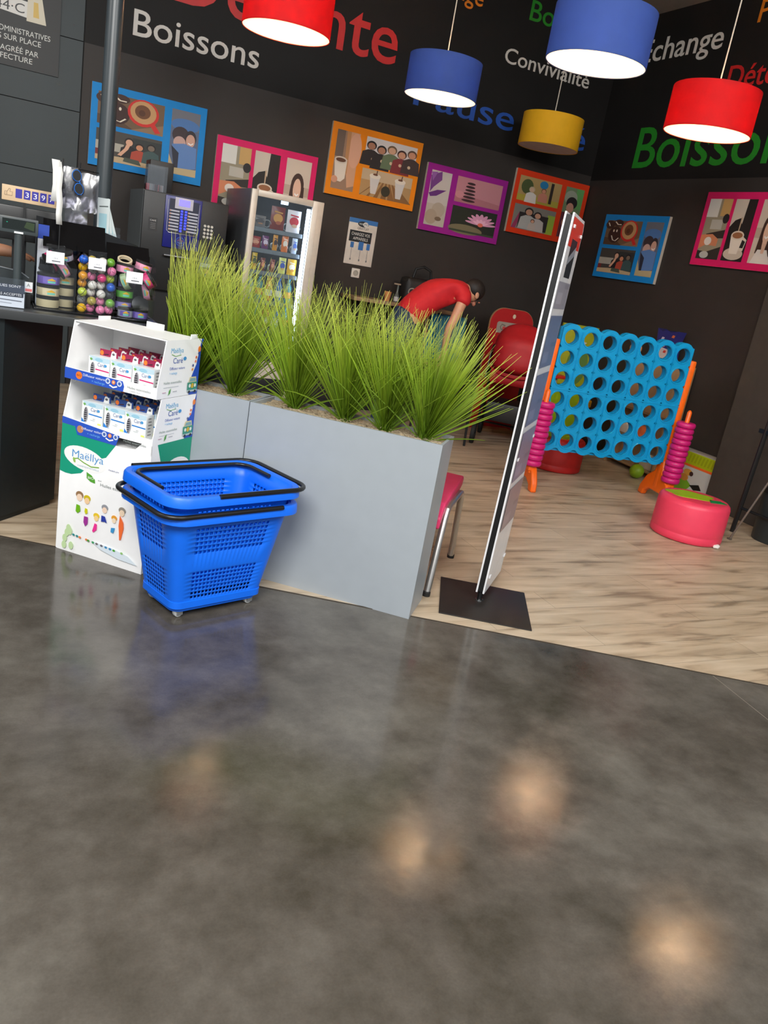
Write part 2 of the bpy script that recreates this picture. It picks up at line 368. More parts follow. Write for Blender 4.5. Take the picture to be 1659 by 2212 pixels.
def ph_couple(a):
    a.rect(0, 0, 1, 1, (92, 104, 130)); a.rect(0, .72, 1, 1, (110, 112, 122)); a.ell(.5, .78, .5, .1, (74, 118, 176))
    a.ell(.36, .62, .3, .13, (58, 44, 48)); a.ell(.34, .5, .22, .1, (196, 160, 150)); a.ell(.72, .6, .2, .12, (48, 40, 44)); a.ell(.72, .56, .16, .1, (206, 160, 140)); a.line([(.64, .52), (.74, .5), (.82, .53)], .02, (240, 236, 232))
    a.poly([(.08, .46), (.5, .5), (.95, .46), (.98, .14), (.4, .06), (.2, .12)], (92, 130, 186)); a.poly([(.06, .44), (.34, .34), (.34, .08), (.22, .06)], (40, 42, 58)); a.poly([(0, 0), (1, 0), (1, .12), (.2, .1), (0, .3)], (190, 170, 130))
def ph_barista(a):
    a.rect(0, 0, 1, 1, (150, 140, 116)); a.rect(0, .7, .5, 1, (216, 214, 206)); a.rect(.6, .72, 1, 1, (196, 158, 96)); a.rect(.3, .5, .8, .66, (182, 178, 166))
    a.ell(.9, .68, .14, .08, (36, 32, 30)); a.poly([(.2, .42), (1, .5), (1, .36), (.3, .34)], (44, 36, 32)); a.poly([(0, .4), (.5, .42), (.8, .34), (.78, .22), (.3, .24), (0, .16)], (206, 128, 88)); a.ell(.36, .3, .16, .07, (224, 214, 202))
    a.poly([(0, 0), (1, 0), (1, .22), (.4, .12), (0, .14)], (48, 40, 34)); a.ell(.34, .07, .2, .06, (190, 186, 176))
def ph_pour(a):
    a.rect(0, 0, 1, 1, (26, 22, 20)); a.poly([(0, 1), (.6, 1), (.55, .6), (.45, .7), (.2, .66), (0, .55)], (200, 188, 172)); a.poly([(.46, .72), (.52, .7), (.5, .42), (.46, .42)], (186, 160, 132))
    a.ell(.5, .12, .46, .1, (200, 184, 166)); a.poly([(.2, .42), (.8, .42), (.68, .12), (.3, .12)], (226, 214, 198)); a.ell(.5, .42, .3, .075, (214, 200, 182)); a.ell(.5, .42, .24, .05, (150, 96, 60)); a.line([(.78, .38), (.95, .34), (.9, .2), (.72, .2)], .05, (214, 200, 182))
def ph_lady(a):
    a.rect(0, 0, 1, 1, (206, 190, 172)); a.rect(0, .4, 1, .56, (182, 162, 144)); a.ell(.52, .56, .26, .22, (62, 36, 26)); a.poly([(.26, .58), (.2, .16), (.84, .12), (.8, .56)], (62, 36, 26)); a.poly([(.1, 0), (.3, .22), (.7, .22), (.95, 0)], (222, 214, 206)); a.poly([(.42, .34), (.62, .34), (.58, .16), (.46, .16)], (218, 176, 150)); a.ell(.52, .5, .16, .19, (226, 184, 158)); a.line([(.44, .43), (.52, .4), (.6, .43)], .03, (246, 238, 232))
def ph_mugface(a):
    a.rect(0, 0, 1, 1, (150, 120, 98)); a.rect(0, .55, .35, 1, (104, 88, 78)); a.poly([(.42, 1), (1, 1), (1, .1), (.7, .05), (.55, .4)], (206, 158, 124)); a.ell(.85, .7, .28, .3, (214, 164, 136)); a.poly([(.42, 1), (.6, 1), (.62, .3), (.5, .2)], (184, 134, 86))
    a.poly([(.03, .48), (.58, .52), (.56, .2), (.4, .13), (.14, .14)], (222, 212, 198)); a.ell(.3, .5, .28, .06, (206, 196, 182)); a.ell(.3, .5, .22, .035, (96, 58, 36)); a.ell(.12, .16, .14, .06, (206, 150, 120))
def ph_group(a):
    a.rect(0, 0, 1, 1, (212, 206, 204)); cols = [((168, 116, 90), (26, 20, 20), (34, 28, 30)), ((176, 124, 96), (22, 18, 18), (28, 26, 28)), ((206, 160, 130), (110, 86, 60), (96, 112, 82)), ((198, 146, 116), (60, 30, 24), (120, 40, 46)), ((196, 140, 110), (96, 70, 54), (60, 46, 44))]
    for i, (s, h, c) in enumerate(cols): person_art(a, .11+i*.2, .68-(i % 2)*.08, .95, s, h, c, 1.0); a.ell(.16+i*.18, .22, .03, .06, (200, 176, 146))
def ph_shakes(a):
    a.rect(0, 0, 1, 1, (176, 140, 92)); a.rect(0, .6, 1, 1, (190, 168, 136))
    for i in range(7): a.poly([(.3+i*.06, .6), (.33+i*.06, .6), (.02+i*.17, 0), (-.0+i*.14 if i else 0, 0)], (132, 92, 50))
    for x in (.26, .76): a.poly([(x-.1, .75), (x+.1, .75), (x+.05, .12), (x-.05, .12)], (206, 202, 198)); a.ell(x, .78, .11, .1, (222, 214, 200)); a.ell(x, .84, .05, .04, (110, 66, 40)); a.line([(x+.02, .8), (x+.03, 1)], .02, (90, 60, 44))
    a.ell(.5, .3, .09, .2, (48, 46, 30))
def ph_orchid(a):
    a.rect(0, 0, 1, 1, (196, 186, 178)); a.rect(0, .0, 1, .4, (186, 174, 160)); a.poly([(0, .9), (.5, 1), (.55, .85), (.2, .7), (.05, .6)], (112, 56, 128)); a.poly([(0, .58), (.4, .66), (.85, .68), (.4, .55), (.1, .52)], (100, 42, 118)); a.poly([(0, .96), (.3, .98), (.1, .8)], (142, 90, 160)); a.ell(.6, .3, .32, .14, (176, 160, 142)); a.ell(.3, .16, .3, .14, (168, 150, 130)); a.ell(.66, .14, .16, .04, (120, 96, 76))
def ph_stones(a):
    a.rect(0, 0, 1, 1, (186, 126, 134)); a.poly([(0, 0), (1, 0), (1, .2), (0, .35)], (170, 108, 116)); a.ell(.1, .3, .1, .14, (196, 132, 140))
    for i in range(6): a.ell(.3+.01*(i % 2), .12+i*.135, .15-.012*i, .05, (58, 32, 34))
def ph_lotus(a):
    a.rect(0, 0, 1, 1, (30, 36, 24)); a.ell(.35, .12, .38, .2, (120, 108, 78)); a.rect(0, 0, 1, .08, (58, 66, 44))
    for k in range(9):
        t = pi*(.05+.9*k/8); a.ell(.66+.15*cos(t), .42+.24*sin(t), .05, .2, (214, 150, 180), t-pi/2)
    for k in range(5):
        t = pi*(.2+.6*k/4); a.ell(.66+.08*cos(t), .38+.14*sin(t), .04, .13, (232, 176, 200), t-pi/2)
    a.ell(.66, .42, .06, .08, (226, 110, 90))
def ph_kids(a):
    a.rect(0, 0, 1, 1, (176, 146, 92)); a.rect(0, .0, 1, .25, (176, 160, 60)); a.ell(.2, .6, .14, .3, (72, 84, 44)); a.rect(.75, .1, .82, .95, (48, 36, 30)); a.ell(.58, .8, .1, .16, (30, 120, 170)); person_art(a, .32, .5, .7, (214, 176, 146), (190, 170, 140), (222, 214, 206)); person_art(a, .6, .55, .6, (206, 140, 110), (120, 80, 60), (200, 130, 110))
def ph_family(a):
    a.rect(0, 0, 1, 1, (128, 124, 116)); a.rect(.82, 0, 1, .8, (150, 176, 60)); a.poly([(0, 0), (.14, .7), (.2, .7), (.1, 0)], (150, 50, 90)); a.rect(.14, .05, .84, .7, (40, 34, 34)); person_art(a, .36, .74, .95, (196, 144, 116), (34, 26, 24), (178, 178, 174), 1.1); person_art(a, .58, .66, .85, (206, 154, 126), (30, 22, 22), (190, 182, 178), 1.1); person_art(a, .48, .4, .5, (214, 160, 130), (90, 60, 40), (196, 180, 170))
def ph_green(a):
    a.rect(0, 0, 1, 1, (110, 132, 96)); a.rect(.6, .6, 1, 1, (96, 156, 86)); a.ell(.35, .8, .35, .14, (150, 156, 138)); a.ell(.45, .7, .3, .12, (30, 22, 24)); a.ell(.4, .6, .2, .1, (196, 140, 120)); a.rect(0, 0, 1, .5, (92, 40, 52)); a.ell(.4, .3, .3, .1, (176, 120, 100))
LAY3V = [(.05, .055, .25, .49), (.335, .055, .225, .49), (.62, .055, .23, .49)]
LAYB = [(.05, .315, .51, .23), (.05, .05, .51, .23), (.62, .055, .23, .49)]
LAYL = [(.05, .055, .22, .49), (.335, .315, .515, .23), (.335, .05, .515, .23)]
def picture(colr, rgb, lay, arts, label, p, side='back'):
    t = thing('picture_panel', label, 'picture', (p[0], YB, p[1]) if side == 'back' else (XR, p[0], p[1]), 0 if side == 'back' else -pi/2, 'colour framed photo panels on the walls')
    mb = MB(); mb.box(0, .9, -.03, 0, 0, .6); mb.use(1)
    mb.add([(0, -.0305, 0), (.9, -.0305, 0), (.9, -.0305, .6), (0, -.0305, .6)], [(0, 1, 2, 3)])
    obj('panel_board', mb, [mat('foam_edge', (196, 184, 168), .7), mat('panel_'+colr, rgb, .55, var=.03, spec=.25)], t)
    for (x, z, w, h), fn in zip(lay, arts):
        a = Art(); a.sub(x, z, w, h); fn(a); a.T = (0, 0, 1, 1)
        a.build('photo', t, (0, -.0308, 0), mat_=print_mat('matte_print', .6))
    return t
picture('azure', (20, 132, 205), LAYB, [ph_cookie, ph_table, ph_couple], 'blue framed photo panel at the far left of the back wall, behind the grey pole', (.644, 1.789))
picture('pink', (214, 28, 98), LAY3V, [ph_barista, ph_pour, ph_lady], 'pink framed photo panel on the back wall directly above the vending machine', (1.65, 1.62))
picture('orange', (232, 134, 16), LAYL, [ph_mugface, ph_group, ph_shakes], 'orange framed photo panel with people drinking coffee on the back wall', (2.646, 1.946))
picture('purple', (150, 28, 136), LAYL, [ph_orchid, ph_stones, ph_lotus], 'purple framed photo panel with a lotus flower on the back wall', (3.633, 1.805))
picture('red', (216, 58, 22), LAYB, [ph_kids, ph_family, ph_green], 'orange-red framed photo panel with a family, partly behind the brochure stand', (4.61, 1.95))
picture('azure', (20, 132, 205), LAYB, [ph_cookie, ph_table, ph_couple], 'blue framed photo panel on the right wall next to the room corner', (6.972, 1.678), 'right')
picture('pink', (214, 28, 98), LAY3V, [ph_barista, ph_pour, ph_lady], 'pink framed photo panel on the right wall cut by the photo edge', (5.685, 1.888), 'right')

# black sign on the slate wall
t = thing('wall_sign', 'black sign with number plate picture and French text on the slate wall', 'sign', (-.5, YB-.012, 2.355))
mb = MB(); mb.box(0, .898, -.012, 0, 0, .95); obj('sign_board', mb, mat('sign_black', (26, 27, 27), .5), t)
a = Art(); G = (206, 206, 200)
for tx, x, z, w in (('FORMALITÉS ADMINISTRATIVES', .18, .226, .652), ('RÉALISÉES SUR PLACE', .275, .172, .495), ('SERVICE AGRÉÉ PAR', .295, .098, .46), ('LA PRÉFECTURE', .33, .044, .385)):
    a = Art(); a.text(tx, x, z, G, w, .036); a.build('text_line', t, (0, -.0122, 0))
a = Art(); a.poly([(.02, .40), (.67, .345), (.67, .45), (.02, .50)], (212, 210, 204)); a.text('FB·344·C', .27, .368, (30, 30, 32), .38, .06)
a.build('number_plate', t, (0, -.0126, 0))
a = Art(); a.poly([(.665, .325), (.80, .325), (.765, .5), (.67, .5)], (206, 198, 176)); a.poly([(.71, .36), (.75, .36), (.74, .46), (.71, .46)], (206, 172, 80))
a.build('document_picture', t, (0, -.0136, 0))

# wifi poster and socket
t = thing('wifi_poster', 'white and blue poster about free charging on the back wall right of the vending machine', 'poster', (2.94, YB, 1.378))
mb = MB(); mb.box(0, .288, -.006, 0, 0, .412, .002); obj('poster_board', mb, mat('poster_white', (214, 204, 192), .5), t)
a = Art(); a.rect(0, .372, .288, .412, (52, 112, 176)); a.ell(.144, .368, .055, .026, (30, 34, 40)); a.ell(.168, .368, .026, .022, (214, 210, 204)); a.text('WI', .1, .36, (230, 230, 226), .04, .016); a.text('FI', .156, .36, (30, 34, 40), .024, .016)
a.text('GRATUIT', .09, .318, (40, 40, 44), .115, .02); a.rect(.02, .205, .245, .305, (24, 24, 26)); a.text('CHARGEZ VOS', .04, .262, (226, 222, 214), .185, .026); a.text('APPAREILS', .06, .222, (226, 222, 214), .15, .026)
for x, w, h in ((.06, .034, .05), (.15, .05, .075), (.225, .034, .055)): a.rect(x-w/2, .175-h/2, x+w/2, .175+h/2, (46, 106, 174)); a.line([(x, .175-h/2), (x, .05)], .003, (90, 90, 94)); a.ell(x, .045, .007, .01, (110, 110, 112))
a.build('poster_print', t, (0, -.0062, 0))
t = thing('wall_socket', 'small white wall socket below the charging poster', 'socket', (3.035, YB, 1.262))
mb = MB(); mb.box(0, .085, -.012, 0, 0, .085, .006); obj('socket_plate', mb, mat('plastic_white', (220, 212, 200), .4), t)
mb = MB(); mb.lathe([(.026, 0), (.026, -.004), (.020, -.004), (.018, .002), (0, .002)], (.0425, -.0125, .0425), 24, 'y'); obj('socket_insert', mb, mat('socket_grey', (170, 162, 150), .4), t)

# ------------------------------------------------------------------ hanging lamps
def lamp(colr, rgb, c, label, on=True, R=.28, h=.27):
    t = thing('pendant_lamp', label, 'lamp', (c[0], c[1], c[2]), 0, 'drum shade lamps hanging from the ceiling')
    mb = MB(); n = 48
    mb.lathe([(R, 0), (R, h), (R-.004, h), (R-.004, 0)], (0, 0, 0), n, close=True); mb.tube([(R*cos(2.4), R*sin(2.4), 0), (R*cos(2.4), R*sin(2.4), h)], .0022, 6)
    obj('lamp_shade', mb, mat('shade_'+colr, rgb, .75, trans=.35, var=.03, bump=.15, bscale=500), t)
    mb = MB(); mb.lathe([(R-.0045, .003), (R-.0045, h-.003)], (0, 0, 0), n)
    obj('shade_lining', mb, mat('shade_lining', (238, 228, 212), .8, trans=.25), t)
    mb = MB()
    for k in range(3): mb.tube([(0, 0, h-.03), ((R-.006)*cos(2*pi*k/3), (R-.006)*sin(2*pi*k/3), h-.012)], .0025, 6)
    mb.lathe([(.022, h-.10), (.022, h-.03), (.008, h-.01)], (0, 0, 0), 16); obj('socket_holder', mb, mat('lamp_white_metal', (220, 215, 205), .4), t)
    mb = MB(); mb.tube([(0, 0, h-.02), (0, 0, ZC-c[2]-.04)], .0045, 8); obj('cable', mb, mat('cable_cream', (214, 205, 190), .6), t)
    mb = MB(); mb.lathe([(.05, ZC-c[2]-.05), (.05, ZC-c[2]-.001)], (0, 0, 0), 20); obj('ceiling_rose', mb, MATS['lamp_white_metal'], t)
    mb = MB(); mb.ball((0, 0, h-.145), (.036, .036, .046), 16, 10)
    obj('bulb', mb, mat('bulb_on', (255, 196, 136), .3, emit=420) if on else mat('bulb_off', (190, 182, 170), .3), t)
    if on:
        l = bpy.data.lights.new('lamp_glow', 'POINT'); l.energy = 34; l.color = (1, .80, .60); l.shadow_soft_size = .05
        o = bpy.data.objects.new('lamp_glow', l); COL.objects.link(o); o.parent = t; o.location = (0, 0, h-.20)
    return t
lamp('red', (205, 22, 28), (1.62, 5.62, 2.71), 'red drum lamp at the top left in front of the red lettering')
lamp('blue', (70, 98, 172), (3.05, 6.19, 2.71), 'smaller looking blue drum lamp hanging above the blue Pause word')
lamp('blue', (70, 98, 172), (2.98, 4.19, 2.685), 'largest and nearest blue drum lamp at the top of the photo')
lamp('yellow', (252, 200, 30), (4.60, 6.92, 2.705), 'yellow drum lamp, the only one switched off', False)
lamp('red', (205, 22, 28), (4.22, 4.53, 2.61), 'red drum lamp at the right above the green lettering')
lamp('blue', (70, 98, 172), (4.28, 2.86, 2.62), 'blue drum lamp outside the photo, seen only as a floor reflection')

# ================================================================== planters and grass
A_PL = radians(-40.2); ePL = Vector((cos(A_PL), sin(A_PL), 0)); nPL = Vector((-sin(A_PL), cos(A_PL), 0))
P1 = Vector((1.003, 3.348, 0))
m_pl = mat('planter_grey', (156, 163, 168), .38, var=.02, spec=.5)
def straw_mat():
    m = bpy.data.materials.new('straw_mulch'); m.use_nodes = True; nt = m.node_tree; N = nt.nodes; L = nt.links; b = N['Principled BSDF']
    tc = N.new('ShaderNodeTexCoord'); mp = N.new('ShaderNodeMapping'); mp.inputs['Rotation'].default_value = (0, 0, .6); mp.inputs['Scale'].default_value = (1, 4, 1); L.new(tc.outputs['Object'], mp.inputs[0])
    nz = N.new('ShaderNodeTexNoise'); nz.inputs['Scale'].default_value = 70; nz.inputs['Detail'].default_value = 5; L.new(mp.outputs[0], nz.inputs['Vector'])
    r = N.new('ShaderNodeValToRGB'); e = r.color_ramp.elements; e[0].position = .35; e[0].color = lin((122, 98, 72))+(1,); e[1].position = .6; e[1].color = lin((222, 204, 172))+(1,)
    L.new(nz.outputs['Fac'], r.inputs[0]); L.new(r.outputs[0], b.inputs['Base Color']); b.inputs['Roughness'].default_value = .9
    bp = N.new('ShaderNodeBump'); bp.inputs['Strength'].default_value = .8; bp.inputs['Distance'].default_value = .006; L.new(nz.outputs['Fac'], bp.inputs['Height']); L.new(bp.outputs[0], b.inputs['Normal'])
    return m
m_straw = straw_mat()
def planter(o, Ln, label, D=.25, H=.785):
    t = thing('planter', label, 'planter', o, A_PL, 'grey metal planters')
    mb = MB(); w = .012
    mb.box(0, Ln, 0, D, 0, .02); mb.box(0, Ln, 0, w, .02, H); mb.box(0, Ln, D-w, D, .02, H); mb.box(0, w, w, D-w, .02, H); mb.box(Ln-w, Ln, w, D-w, .02, H)
    obj('planter_box', mb, m_pl, t)
    mb = MB(); nx, ny = int(Ln/.02), 11; rn = random.Random(3)
    vs = [(w+(Ln-2*w)*i/nx, w+(D-2*w)*j/ny, H-.018+rn.uniform(-.005, .007)) for i in range(nx+1) for j in range(ny+1)]
    mb.add(vs, [(i*(ny+1)+j, (i+1)*(ny+1)+j, (i+1)*(ny+1)+j+1, i*(ny+1)+j+1) for i in range(nx) for j in range(ny)], True)
    for k in range(int(Ln*520)):
        x = rn.uniform(w+.02, Ln-w-.02); y = rn.uniform(w+.012, D-w-.012); a = rn.uniform(0, pi); l = rn.uniform(.008, .018)
        z = H-.012+rn.uniform(0, .008); dx, dy = cos(a)*l, sin(a)*l
        x0, x1 = max(w+.001, min(Ln-w-.001, x-dx)), max(w+.001, min(Ln-w-.001, x+dx)); y0, y1 = max(w+.001, y-dy), min(D-w-.001, y+dy)
        mb.add([(x0, y0, z), (x0+.002, y0+.002, z), (x1+.001, y1, z+.003), (x1, y1-.002, z+.003)], [(0, 1, 2, 3)])
    s = obj('straw_mulch', mb, m_straw, t); s['kind'] = 'stuff'; s['label'] = 'pale straw mulch filling the planter'
    return t
planter(P1, .86, 'grey planter in the middle, standing beside the pink chair')
planter(P1-ePL*.63+nPL*.006, .624, 'grey planter partly hidden behind the cardboard display and the shopping baskets')
def grass_mat():
    m = bpy.data.materials.new('artificial_grass'); m.use_nodes = True; nt = m.node_tree; N = nt.nodes; L = nt.links; b = N['Principled BSDF']
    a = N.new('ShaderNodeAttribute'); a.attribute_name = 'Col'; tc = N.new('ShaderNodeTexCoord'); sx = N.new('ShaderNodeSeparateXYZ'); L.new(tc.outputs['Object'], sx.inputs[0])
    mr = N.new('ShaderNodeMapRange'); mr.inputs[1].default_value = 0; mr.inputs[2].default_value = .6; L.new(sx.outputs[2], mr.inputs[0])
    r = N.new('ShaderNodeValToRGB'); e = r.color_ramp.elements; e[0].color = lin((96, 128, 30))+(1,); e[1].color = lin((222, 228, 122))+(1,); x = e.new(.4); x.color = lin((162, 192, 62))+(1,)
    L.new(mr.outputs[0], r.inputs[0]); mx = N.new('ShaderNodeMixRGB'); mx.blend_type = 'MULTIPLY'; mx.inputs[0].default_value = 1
    L.new(r.outputs[0], mx.inputs[1]); L.new(a.outputs['Color'], mx.inputs[2]); L.new(mx.outputs[0], b.inputs['Base Color']); b.inputs['Roughness'].default_value = .38
    t = N.new('ShaderNodeBsdfTranslucent'); L.new(mx.outputs[0], t.inputs[0]); ms = N.new('ShaderNodeMixShader'); ms.inputs[0].default_value = .35
    L.new(b.outputs[0], ms.inputs[1]); L.new(t.outputs[0], ms.inputs[2]); L.new(ms.outputs[0], N['Material Output'].inputs[0]); return m
m_grass = grass_mat()
A_DD = math.atan2(-.692, .721); DP_ = (.276, 3.612, 0); eDD = Vector((cos(A_DD), sin(A_DD), 0)); nDD = Vector((-sin(A_DD), cos(A_DD), 0))
def grass(pos, seed, label, n=360, lean=(0, 0), extra=(), ls=1.0):
    rn = random.Random(seed); V = []; Fc = []; C = []
    def blade(az, tilt, droop, L, w, c, kink=None):
        p = Vector((rn.gauss(0, .009), rn.gauss(0, .009), -.025)); th = tilt; S = 6; a = az
        base = len(V)
        for k in range(S+1):
            f = k/S; d = Vector((sin(th)*cos(a), sin(th)*sin(a), cos(th))); side = d.cross(Vector((cos(a+1.1), sin(a+1.1), .3))).normalized()
            ww = w*(1-.75*f**2.2)*(.75+.25*min(1, f*4))
            V.append(p+side*ww/2); V.append(p-side*ww/2)
            if k < S: p = p+d*(L/S); th += droop/S*(.3+1.4*f)
            if kink and k == kink: th += rn.choice((-1, 1))*1.3; a += .6
        for q in V[base:]:
            w_ = Vector(q)+Vector(pos); dd = w_-Vector(DP_); lx = dd.dot(eDD); ly = dd.dot(nDD)
            if (-.03 < lx < .47 and -.05 < ly < .365 and w_.z < 1.05) or (w_.x < .74 and w_.y > 3.80) or w_.x < .172*w_.y+.035 or w_.z < .755 or w_.y > YB-.1 or w_.x > 2.02+.25*max(0, w_.y-2.95) or (w_.x > 1.9 and w_.y < 2.9):
                del V[base:]; return
        for k in range(S): i = base+2*k; Fc.append((i, i+1, i+3, i+2)); C.append(c)
    for i in range(n):
        az = rn.uniform(0, 2*pi); tilt = abs(rn.gauss(0, .26))+.03
        if rn.random() < .16: tilt += rn.uniform(.1, .42)
        dx = sin(tilt)*cos(az)+lean[0]; dy = sin(tilt)*sin(az)+lean[1]; az = math.atan2(dy, dx); tilt = math.asin(min(.95, math.hypot(dx, dy)))
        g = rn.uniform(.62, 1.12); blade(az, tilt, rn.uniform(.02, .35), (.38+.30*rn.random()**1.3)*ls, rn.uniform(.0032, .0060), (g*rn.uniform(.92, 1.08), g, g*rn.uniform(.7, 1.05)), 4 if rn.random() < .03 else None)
    for (az, tilt, droop, L, w) in extra: blade(az, tilt, droop, L, w, (1.05, 1.0, .95))
    me = bpy.data.meshes.new('grass_plant'); me.from_pydata(V, [], Fc); at = me.color_attributes.new('Col', 'FLOAT_COLOR', 'CORNER')
    k = 0
    for c in C:
        for _ in range(4): at.data[k].color = c+(1,); k += 1
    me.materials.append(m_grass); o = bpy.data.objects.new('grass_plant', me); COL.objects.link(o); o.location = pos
    return tag(o, label, 'plant', 'artificial grass clumps in the planters')
gp = [(.14, .16, 11, 'grass clump at the left end of the middle planter'), (.385, .14, 12, 'second grass clump from the left in the middle planter'),
      (.575, .13, 13, 'third grass clump from the left in the middle planter'), (.75, .125, 14, 'grass clump at the right end of the middle planter, blades fanning out right'),
      (-.155, .15, 15, 'grass clump in the rear planter nearest to the middle planter'), (-.36, .15, 16, 'middle grass clump of the rear planter behind the display'), (-.50, .16, 17, 'leftmost grass clump of the rear planter beside the acrylic bins')]
for x, y, sd, lb in gp:
    p = P1+ePL*x+nPL*y; p.z = .785
    ex = ()
    lean = (0, 0)
    if sd == 14:
        lean = (.10*ePL.x, .10*ePL.y); rn = random.Random(5)
        ex = [(A_PL+rn.uniform(-.25, .9), rn.uniform(.7, 1.15), rn.uniform(-.2, .3), rn.uniform(.35, .58), .005) for _ in range(90)]
        ex += [(A_PL+.25, 1.2, 1.9, .48, .008), (A_PL+.4, 1.2, 1.8, .47, .008), (A_PL-1.2, 1.3, 1.9, .30, .006), (A_PL+.2, 1.3, .3, .26, .008)]
    else:
        rn = random.Random(sd*3); ex = [(rn.uniform(0, 6.3), rn.uniform(.8, 1.2), rn.uniform(-.2, .8), rn.uniform(.2, .36), .006) for _ in range(7)]
        if sd == 17: lean = (.05, -.02)
    grass(p, sd, lb, 1200 if sd == 17 else (700 if sd == 16 else 500), lean, ex, {14: .82, 13: .84, 12: .90, 11: .88, 15: .94, 16: 1.0}.get(sd, 1.04))

# ================================================================== shopping baskets
m_bl = mat('basket_blue', (10, 106, 234), .38, var=.03, bump=.15, bscale=900, spec=.5)
m_blk = mat('handle_black', (22, 22, 24), .35, spec=.5)
def rrect(hw, hd, r, ns=6, seg=None):
    pts = []
    for cx, cy, a0 in ((hw-r, -hd+r, -pi/2), (hw-r, hd-r, 0), (-hw+r, hd-r, pi/2), (-hw+r, -hd+r, pi)):
        for k in range(ns+1): a = a0+pi/2*k/ns; pts.append((cx+r*cos(a), cy+r*sin(a)))
    return pts
def basket_body(z0=.045, z1=.46, b=(.203, .125), t=(.276, .184)):
    def ulist(nh, m):                                            # fractions along a straight side with hole flags
        u = [0, m]; fl = [0]; p = (1-2*m)/nh
        for k in range(nh): u += [m+p*(k+.70), m+p*(k+1)]; fl += [1, 0]
        u[-1] = 1; return u, fl
    LU, LF = ulist(17, .1); SU, SF = ulist(8, .13)
    vz = [0, .05]; vf = [0]
    def rows(a, b_, n):
        vz.append(a); vf.append(0); p = (b_-a)/n
        for k in range(n): vz.append(a+p*(k+.66)); vf.append(1); vz.append(a+p*(k+1)); vf.append(0)
    rows(.10, .40, 7); rows(.58, .86, 6); vz.append(1); vf.append(0)
    vz.sort()
    mb = MB(); rings = []; fl = []
    for v in vz:
        hw = b[0]+(t[0]-b[0])*v; hd = b[1]+(t[1]-b[1])*v; r = .035+.02*v; z = z0+(z1-z0)*v; P = []; first = not fl
        cs = [((-hw+r, -hd), (hw-r, -hd), LU, LF, (hw-r, -hd+r), -pi/2), ((hw, -hd+r), (hw, hd-r), SU, SF, (hw-r, hd-r), 0), ((hw-r, hd), (-hw+r, hd), LU, LF, (-hw+r, hd-r), pi/2), ((-hw, hd-r), (-hw, -hd+r), SU, SF, (-hw+r, -hd+r), pi)]
        for p0, p1, U, FF, c, a0 in cs:
            for i, u in enumerate(U[:-1]): P.append((p0[0]+(p1[0]-p0[0])*u, p0[1]+(p1[1]-p0[1])*u, z)); fl.append(FF[i]) if first else None
            for k in range(4): a = a0+pi/2*k/4; P.append((c[0]+r*cos(a), c[1]+r*sin(a), z)); fl.append(0) if first else None
        rings.append(P)
    n = len(rings[0]); vs = [p for r_ in rings for p in r_]; fs = []
    for j in range(len(vz)-1):
        for i in range(n):
            if fl[i] and vf[j]: continue
            fs.append((j*n+i, j*n+(i+1) % n, (j+1)*n+(i+1) % n, (j+1)*n+i))
    fs.append(tuple(range(n))[::-1]); mb.add(vs, fs, False); return mb
